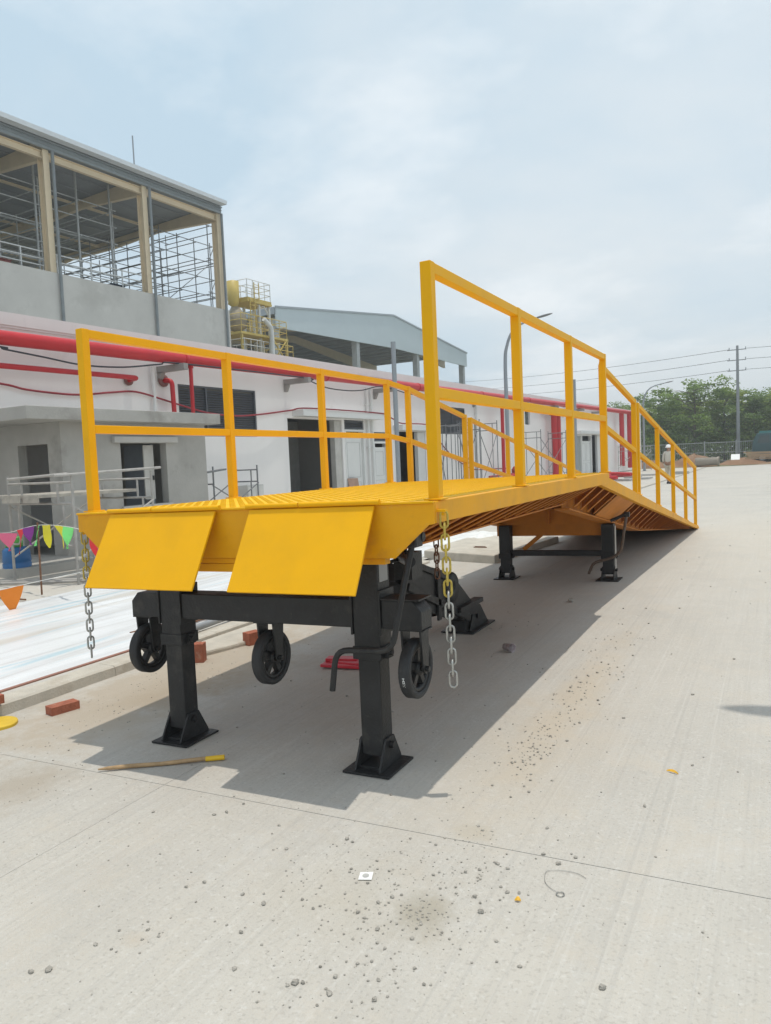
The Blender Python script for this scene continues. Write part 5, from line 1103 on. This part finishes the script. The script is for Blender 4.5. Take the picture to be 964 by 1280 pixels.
# ------------------------------------------------------------------ background: fence, earth, pipe, truck, person, trees
fz = 0.08
fence = thing('steel_fence', 'pale grey steel bar fence at the far edge of the yard', 'fence', (-2, 68, fz))
FENC = mat('fence_steel', (0.36, 0.39, 0.39), 0.6, metal=0.2)
x = -14.0
while x < 26:
    m = MB(); m.box(x-0.05, x+0.05, 67.95, 68.05, fz-0.1, fz+2.0); build('post', m, FENC, fence); x += 2.5
for z in (0.25, 1.0, 1.85): m = MB(); m.box(-14, 26, 67.975, 68.025, fz+z-0.03, fz+z+0.03); build('rail', m, FENC, fence)
m = MB(); x = -13.9
while x < 26: m.box(x-0.012, x+0.012, 68.03, 68.05, fz+0.1, fz+1.9); x += 0.16
build('bars', m, FENC, fence, kind='stuff')
def mound(label, x, y, rx_, ry_, h, seed, m_=SOIL):
    m = MB(); n_, k = 28, 9; vs = []; fs = []
    for j in range(k):
        q = j/(k-1)
        for i in range(n_):
            a = 2*math.pi*i/n_; w = 1+0.25*noise.noise((math.cos(a)*1.5+seed, math.sin(a)*1.5, q*2))
            vs.append((x+rx_*q*w*math.cos(a), y+ry_*q*w*math.sin(a), -0.15+h*(0.5+0.5*math.cos(math.pi*q))*(1+0.3*noise.noise((a*2, q*4, seed)))))
    for j in range(k-1):
        for i in range(n_): fs.append((j*n_+i, (j+1)*n_+i, (j+1)*n_+(i+1) % n_, j*n_+(i+1) % n_))
    m.add(vs, fs, True); o = build('soil_mound', m, m_); tag(o, label, 'soil heap')
mound('reddish soil heap behind the concrete pipe', -4.6, 65.6, 3.0, 1.8, 1.1, 1)
mound('low brown soil heap left of the worker', -8.0, 65.2, 2.6, 1.5, 0.75, 7)
mound('low brown soil bank under the white board', -0.9, 66.0, 3.4, 1.6, 0.65, 4)
mound('pale brown soil bank in front of the truck', 3.4, 65.0, 4.5, 1.5, 0.6, 9, mat('pale_soil', (0.36, 0.25, 0.16), 0.95, var=0.2, scale=1, bump=0.5, bscale=5))
cpx = thing('concrete_culvert', 'thick concrete drain pipe lying on the soil at the yard edge', 'drain pipe', (-3.3, 63.8, 0))
m = MB(); m.lathe([(0.26, -0.9), (0.33, -0.9), (0.33, 0.75), (0.38, 0.77), (0.38, 0.9), (0.26, 0.9)], (-3.5, 63.9, 0.38), (1, -0.1, 0), 24); build('pipe_shell', m, mat('old_concrete', (0.34, 0.30, 0.25), 0.9, var=0.1), cpx)
m = MB(); m.bar((-1.75, 64.3, 0.66), (-1.1, 64.3, 0.66), 0.03, 0.66, (0, 0.75, 0.66)); tag(build('white_board', m, PAPER), 'bright white board propped on the soil before the far trees', 'board')
rr = random.Random(9)
for i, lb in enumerate(('lowest', 'second lowest', 'third lowest', 'third highest', 'second highest', 'topmost')):
    m = MB(); z = 0.5+0.10*i; m.bar((-0.7+rr.uniform(-.2, .2), 64.4, z), (2.0+rr.uniform(-.2, .2), 64.2, z+rr.uniform(-.05, .05)), 0.30, 0.085)
    tag(build('timber_plank', m, mat('pale_timber', (0.42, 0.28, 0.17), 0.85) if 'pale_timber' not in bpy.data.materials else bpy.data.materials['pale_timber']), lb+' pale timber plank in the stack left of the truck', 'plank', 'stacked planks by the truck')
# truck
tr = thing('dump_truck', 'teal green dump truck parked under the far trees', 'truck', (3.2, 66.8, 0.05))
TEAL = mat('teal_paint', (0.02, 0.075, 0.085), 0.4); DBL = mat('dark_blue_paint', (0.03, 0.055, 0.085), 0.5)
TZ, TY = 0.10, 66.8
m = MB(); m.prism([(0.35, TZ+0.75), (2.0, TZ+0.75), (2.0, TZ+2.75), (0.75, TZ+2.75), (0.40, TZ+1.9)], 'xz', TY-1.15, TY+1.15); cb = build('cab', m, TEAL, tr, None, 0.06)
m = MB(); m.prism([(0.78, TZ+1.85), (1.75, TZ+1.85), (1.75, TZ+2.5), (0.98, TZ+2.5)], 'xz', TY-1.165, TY-1.151); build('window', m, GLASS, cb)
m = MB(); m.box(0.95, 2.1, TY-1.05, TY+1.05, TZ+2.76, TZ+2.95); build('sun_visor', m, mat('light_teal', (0.04, 0.20, 0.20), 0.4), cb)
m = MB(); m.prism([(2.15, TZ+1.15), (7.2, TZ+1.15), (7.5, TZ+2.55), (1.75, TZ+2.55), (2.15, TZ+2.3)], 'xz', TY-1.2, TY+1.2); bd = build('tipper_body', m, DBL, tr, None, 0.03)
m = MB()
for q in (2.6, 3.6, 4.6, 5.6, 6.6): m.box(q-0.06, q+0.06, TY-1.26, TY-1.201, TZ+1.2, TZ+2.5)
m.box(1.9, 7.4, TY-1.27, TY-1.2605, TZ+2.4, TZ+2.52); m.box(2.2, 7.2, TY-1.27, TY-1.2605, TZ+1.55, TZ+1.64); build('body_rib', m, mat('pale_rail_paint', (0.35, 0.42, 0.46), 0.5), bd)
m = MB(); m.box(0.4, 7.3, TY-0.5, TY+0.5, TZ+0.6, TZ+0.85); m.box(0.30, 0.48, TY-1.15, TY+1.15, TZ+0.45, TZ+0.75); build('chassis', m, BLK, tr)
for wx in (1.15, 4.9, 6.2):
    for wy in (TY-1.0, TY+1.0):
        m = MB(); m.lathe([(0.28, -0.14), (0.48, -0.15), (0.50, 0), (0.48, 0.15), (0.28, 0.14)], (wx, wy, TZ+0.42), (0, 1, 0), 20); ty = build('wheel', m, RUB, tr)
        m = MB(); m.lathe([(0.001, -0.10), (0.27, -0.12), (0.27, 0.12), (0.001, 0.10)], (wx, wy, TZ+0.42), (0, 1, 0), 16); build('rim', m, GALV, ty)
m = MB(); m.box(0.345, 0.36, TY-1.0, TY-0.7, TZ+0.9, TZ+1.08); build('headlight', m, PAPER, tr); m = MB(); m.box(0.345, 0.36, TY+0.7, TY+1.0, TZ+0.9, TZ+1.08); build('headlight', m, PAPER, tr)
for o in [tr]+list(tr.children_recursive): pass
tr.location.x -= 0.8; tr.scale = (0.93, 0.93, 0.88)
# worker
def skin_body(name, verts, edges, radii, m_, parent):
    me = bpy.data.meshes.new(name); me.from_pydata(verts, edges, []); me.materials.append(m_)
    o = bpy.data.objects.new(name, me); C.objects.link(o); o.parent = parent
    sk = o.modifiers.new('skin', 'SKIN'); sk.use_smooth_shade = True
    for i, (a, b_) in enumerate(radii): me.skin_vertices[0].data[i].radius = (a, b_); me.skin_vertices[0].data[i].use_root = (i == 0)
    o.modifiers.new('sub', 'SUBSURF').levels = 1; o.modifiers['sub'].render_levels = 1
    return o
WXp, WYp = -2.86, 33.0
man = thing('person', 'worker in white hard hat and pale clothes walking away across the yard', 'person', (WXp, WYp, gz(WXp, WYp)), R(-12))
SKIN = mat('skin', (0.36, 0.20, 0.13), 0.6); SHIRT = mat('pale_shirt', (0.58, 0.54, 0.47), 0.85); TROU = mat('pale_trousers', (0.50, 0.45, 0.36), 0.85)
body_v = [(0, 0, .92), (0, 0, 1.12), (0, -.01, 1.33), (0, 0, 1.43), (0, .01, 1.50), (0, .015, 1.56), (0, .02, 1.63), (0, .02, 1.70),
          (.17, 0, 1.39), (.23, -.02, 1.13), (.22, .06, .90), (-.17, 0, 1.39), (-.24, .02, 1.13), (-.23, .08, .90),
          (.09, 0, .86), (.10, .07, .48), (.10, -.06, .09), (.10, .08, .045), (-.09, 0, .86), (-.10, .12, .49), (-.10, .20, .09), (-.10, .33, .05)]
body_e = [(0, 1), (1, 2), (2, 3), (3, 4), (4, 5), (5, 6), (6, 7), (3, 8), (8, 9), (9, 10), (3, 11), (11, 12), (12, 13), (0, 14), (14, 15), (15, 16), (16, 17), (0, 18), (18, 19), (19, 20), (20, 21)]
body_r = [(.15, .11), (.145, .10), (.165, .115), (.09, .08), (.055, .055), (.075, .085), (.08, .098), (.05, .06), (.06, .06), (.042, .042), (.032, .032), (.06, .06), (.042, .042), (.032, .032), (.085, .09), (.058, .06), (.042, .045), (.04, .03), (.085, .09), (.058, .06), (.042, .045), (.04, .03)]
skin_body('body', body_v, body_e, body_r, SKIN, man)
sh_v = [(0, 0, .90), (0, 0, 1.12), (0, -.01, 1.33), (0, 0, 1.43), (.17, 0, 1.40), (.235, -.02, 1.13), (.225, .03, 1.0), (-.17, 0, 1.40), (-.245, .02, 1.13), (-.235, .05, 1.0)]
skin_body('shirt', sh_v, [(0, 1), (1, 2), (2, 3), (3, 4), (4, 5), (5, 6), (3, 7), (7, 8), (8, 9)], [(.175, .13), (.165, .12), (.185, .135), (.095, .085), (.078, .078), (.058, .058), (.052, .052), (.078, .078), (.058, .058), (.052, .052)], SHIRT, man)
tr_v = [(0, 0, .93), (.09, 0, .84), (.10, .07, .48), (.10, -.04, .13), (-.09, 0, .84), (-.10, .12, .49), (-.10, .19, .13)]
skin_body('trousers', tr_v, [(0, 1), (1, 2), (2, 3), (0, 4), (4, 5), (5, 6)], [(.165, .125), (.105, .11), (.08, .082), (.068, .07), (.105, .11), (.08, .082), (.068, .07)], TROU, man)
for fx, fy in ((.10, -.06), (-.10, .20)):
    m = MB(); m.box(fx-.05, fx+.05, fy-.07, fy+.19, 0.0, .085); T_ = chain_world(man); m.v = [T_ @ v for v in m.v]; build('shoe', m, BLK, man, None, 0.02)
m = MB(); m.lathe([(0.001, .135), (.06, .125), (.10, .085), (.118, .03), (.122, .0), (.15, -.006), (.15, .002), (.12, .008), (.10, .005), (.001, .005)], (0, .02, 1.645), (0, 0, 1), 18, True, False); T_ = chain_world(man); m.v = [T_ @ v for v in m.v]; build('hard_hat', m, mat('white_helmet', (0.80, 0.80, 0.78), 0.35), man)
# ------------------------------------------------------------------ trees
def leaf_mat(name, c1, c2):
    m = mat(name, c1, 0.7, var=0.25, scale=1.1, col2=c2, spec=0.25); t = m.node_tree; b = t.nodes['Principled BSDF']
    tl = t.nodes.new('ShaderNodeBsdfTranslucent'); mx_ = t.nodes.new('ShaderNodeMixShader'); mx_.inputs[0].default_value = 0.55
    t.links.new(b.inputs['Base Color'].links[0].from_socket, tl.inputs['Color']); t.links.new(b.outputs[0], mx_.inputs[1]); t.links.new(tl.outputs[0], mx_.inputs[2])
    t.links.new(mx_.outputs[0], [n for n in t.nodes if n.type == 'OUTPUT_MATERIAL'][0].inputs['Surface']); return m
LEAF = [leaf_mat('leaf_green', (0.15, 0.25, 0.055), (0.27, 0.37, 0.10)), leaf_mat('leaf_bright', (0.21, 0.29, 0.055), (0.34, 0.42, 0.10)), leaf_mat('leaf_dark', (0.125, 0.215, 0.06), (0.21, 0.30, 0.085))]
BARK = mat('bark', (0.16, 0.13, 0.10), 0.95, var=0.2, scale=6)
def make_tree(label, h, w, seed, lm, nleaf=6000, layered=0.5):
    rt = random.Random(seed); t_ = thing('tree', label, 'tree', (0, 0, 0), 0, 'trees beyond the yard fence')
    m = MB(); m.tube([(0, 0, -0.3), (0.05, 0.02, h*0.3), (0.0, 0.1, h*0.62), (0.05, 0, h*0.9)], [0.17, 0.13, 0.08, 0.02], 8)
    tips = []
    for k in range(20):
        z = h*(0.20+0.72*k/20); a = k*2.4+rt.uniform(-.4, .4); l_ = w*(0.62-0.42*abs((z/h)-0.52))*rt.uniform(.75, 1.1)
        p1 = Vector((l_*math.cos(a), l_*math.sin(a), z+l_*rt.uniform(.1, .4))); p0 = Vector((0, 0, z)); pm = p0.lerp(p1, .5)+Vector((0, 0, .15))
        m.tube([p0, pm, p1], [0.05, 0.035, 0.012], 5); tips += [p1, pm.lerp(p1, .5), pm]
    build('trunk', m, BARK, t_)
    tips += [Vector((rt.gauss(0, w*.1), rt.gauss(0, w*.1), h*rt.uniform(.8, .97))) for _ in range(8)]
    cl = []
    for p in tips:
        for q in range(2): cl.append((p+Vector((rt.gauss(0, .35), rt.gauss(0, .35), rt.gauss(0, .25))), rt.uniform(.35, .8)))
    m = MB(); per = nleaf//len(cl)
    for c, r_ in cl:
        for q in range(per):
            d = Vector((rt.gauss(0, 1), rt.gauss(0, 1), rt.gauss(0, 1)*layered)); d = d.normalized()*r_*rt.random()**0.4
            p = c+Vector((d.x*1.2, d.y*1.2, d.z*0.75)); s = rt.uniform(.09, .19)
            nv = Vector((rt.gauss(0, .6), rt.gauss(0, .6), 1)).normalized(); a = nv.orthogonal().normalized(); a.rotate(Matrix.Rotation(rt.uniform(0, 6.28), 3, nv)); b_ = nv.cross(a)
            m.add([p-a*s, p-b_*s*.55, p+a*s, p+b_*s*.55], [(0, 1, 2, 3)])
    build('crown', m, lm, t_); return t_
T = [make_tree('broad green tree beyond the fence', 8.2, 6.2, 1, LEAF[0]), make_tree('yellow-green spreading tree beyond the fence', 7.2, 6.6, 2, LEAF[1]), make_tree('dark green tree beyond the fence', 7.8, 5.4, 3, LEAF[2])]
spots = [(-5.4, 74.5, 0, 1.08, 'tall full green tree directly behind the farther street lamp'), (-2.9, 76.5, 1, .98, 'yellow-green tree to the left of the utility pole'), (-0.3, 74.8, 2, .88, 'dark tree standing right by the utility pole'), (2.6, 77.5, 1, 1.02, 'yellow-green tree behind the teal truck'), (5.0, 74.0, 0, .95, 'green tree rising over the teal truck cargo body'), (-8.8, 78, 2, .95, 'dark tree partly hidden behind the far building corner'), (-11.5, 84, 1, .95, 'yellow-green tree showing over the white roof'),
         (-16, 92, 0, 1.0, 'green tree peeping over the far white roof'), (8.0, 77, 1, 1.0, 'yellow-green tree beyond the right picture edge'), (11.5, 75, 2, 1.05, 'dark tree beyond the right picture edge'), (-1.6, 84, 0, 1.0, 'green tree in the second row behind the utility pole'), (-6.9, 86, 1, 1.0, 'yellow-green tree in the second row by the far lamp'), (4.0, 86, 2, 1.05, 'dark tree in the second row behind the truck'), (-13.5, 88, 2, 0.98, 'dark tree in the second row over the white roof'), (-21, 98, 1, 1.0, 'yellow-green far tree behind the long white roof'), (15, 80, 0, 1.0, 'green tree farthest right beyond the picture')]
used = [False]*3; rt = random.Random(5)
for x, y, k, sc_, lb in spots:
    o = T[k] if not used[k] else copy_tree(T[k]); used[k] = True
    o.location = (x, y, 0.05); o.scale = (sc_, sc_, sc_*rt.uniform(.82, .92)); o.rotation_euler = (0, 0, rt.uniform(0, 6.28)); o['label'] = lb
# undergrowth behind the fence: one uncountable mass of leaves
m = MB(); rt = random.Random(8)
for q in range(18000):
    x = rt.uniform(-18, 24); y = rt.uniform(71, 80); hh = 3.0+1.4*noise.noise((x*.5, y*.5, 0)); p = Vector((x, y, max(.05, hh*rt.random()**0.8))); s = rt.uniform(.10, .2)
    nv = Vector((rt.gauss(0, .7), rt.gauss(0, .7), .8)).normalized(); a = nv.orthogonal().normalized(); a.rotate(Matrix.Rotation(rt.uniform(0, 6.28), 3, nv)); b_ = nv.cross(a)
    m.add([p-a*s, p-b_*s*.55, p+a*s, p+b_*s*.55], [(0, 1, 2, 3)])
build('undergrowth', m, LEAF[2], kind='stuff')
m = MB()
for q in range(26000):
    x = rt.uniform(-120, 120); y = rt.uniform(110, 150); hh = 7.5+2.5*noise.noise((x*.12, y*.1, 3))+1.5*noise.noise((x*.4, y*.3, 6)); p = Vector((x, y, hh*rt.random()**0.7)); s = rt.uniform(.35, .7)
    nv = Vector((rt.gauss(0, .7), rt.gauss(0, .7), .8)).normalized(); a = nv.orthogonal().normalized(); a.rotate(Matrix.Rotation(rt.uniform(0, 6.28), 3, nv)); b_ = nv.cross(a)
    m.add([p-a*s, p-b_*s*.6, p+a*s, p+b_*s*.6], [(0, 1, 2, 3)])
build('far_woods', m, LEAF[0], kind='stuff')
# lamp standing just beyond the right edge; its head throws the small curved shadow on the concrete
lamp('street lamp beyond the right edge whose head throws the small shadow', 4.02, 1.86, 6.6, -1.75, gz(3.85, 1.85))

# thin tropical haze: one closed box of pale air round the whole scene
HZM = bpy.data.materials.new('haze_air'); HZM.use_nodes = True; t = HZM.node_tree; t.nodes.clear()
ho = t.nodes.new('ShaderNodeOutputMaterial'); hv = t.nodes.new('ShaderNodeVolumePrincipled'); hv.inputs['Color'].default_value = (0.93, 0.965, 0.99, 1); hv.inputs['Density'].default_value = 0.0019; hv.inputs['Anisotropy'].default_value = 0.2
t.links.new(hv.outputs[0], ho.inputs['Volume'])
m = MB(); m.box(-330, 330, -160, 390, -1.6, 24); build('haze', m, HZM, kind='stuff')
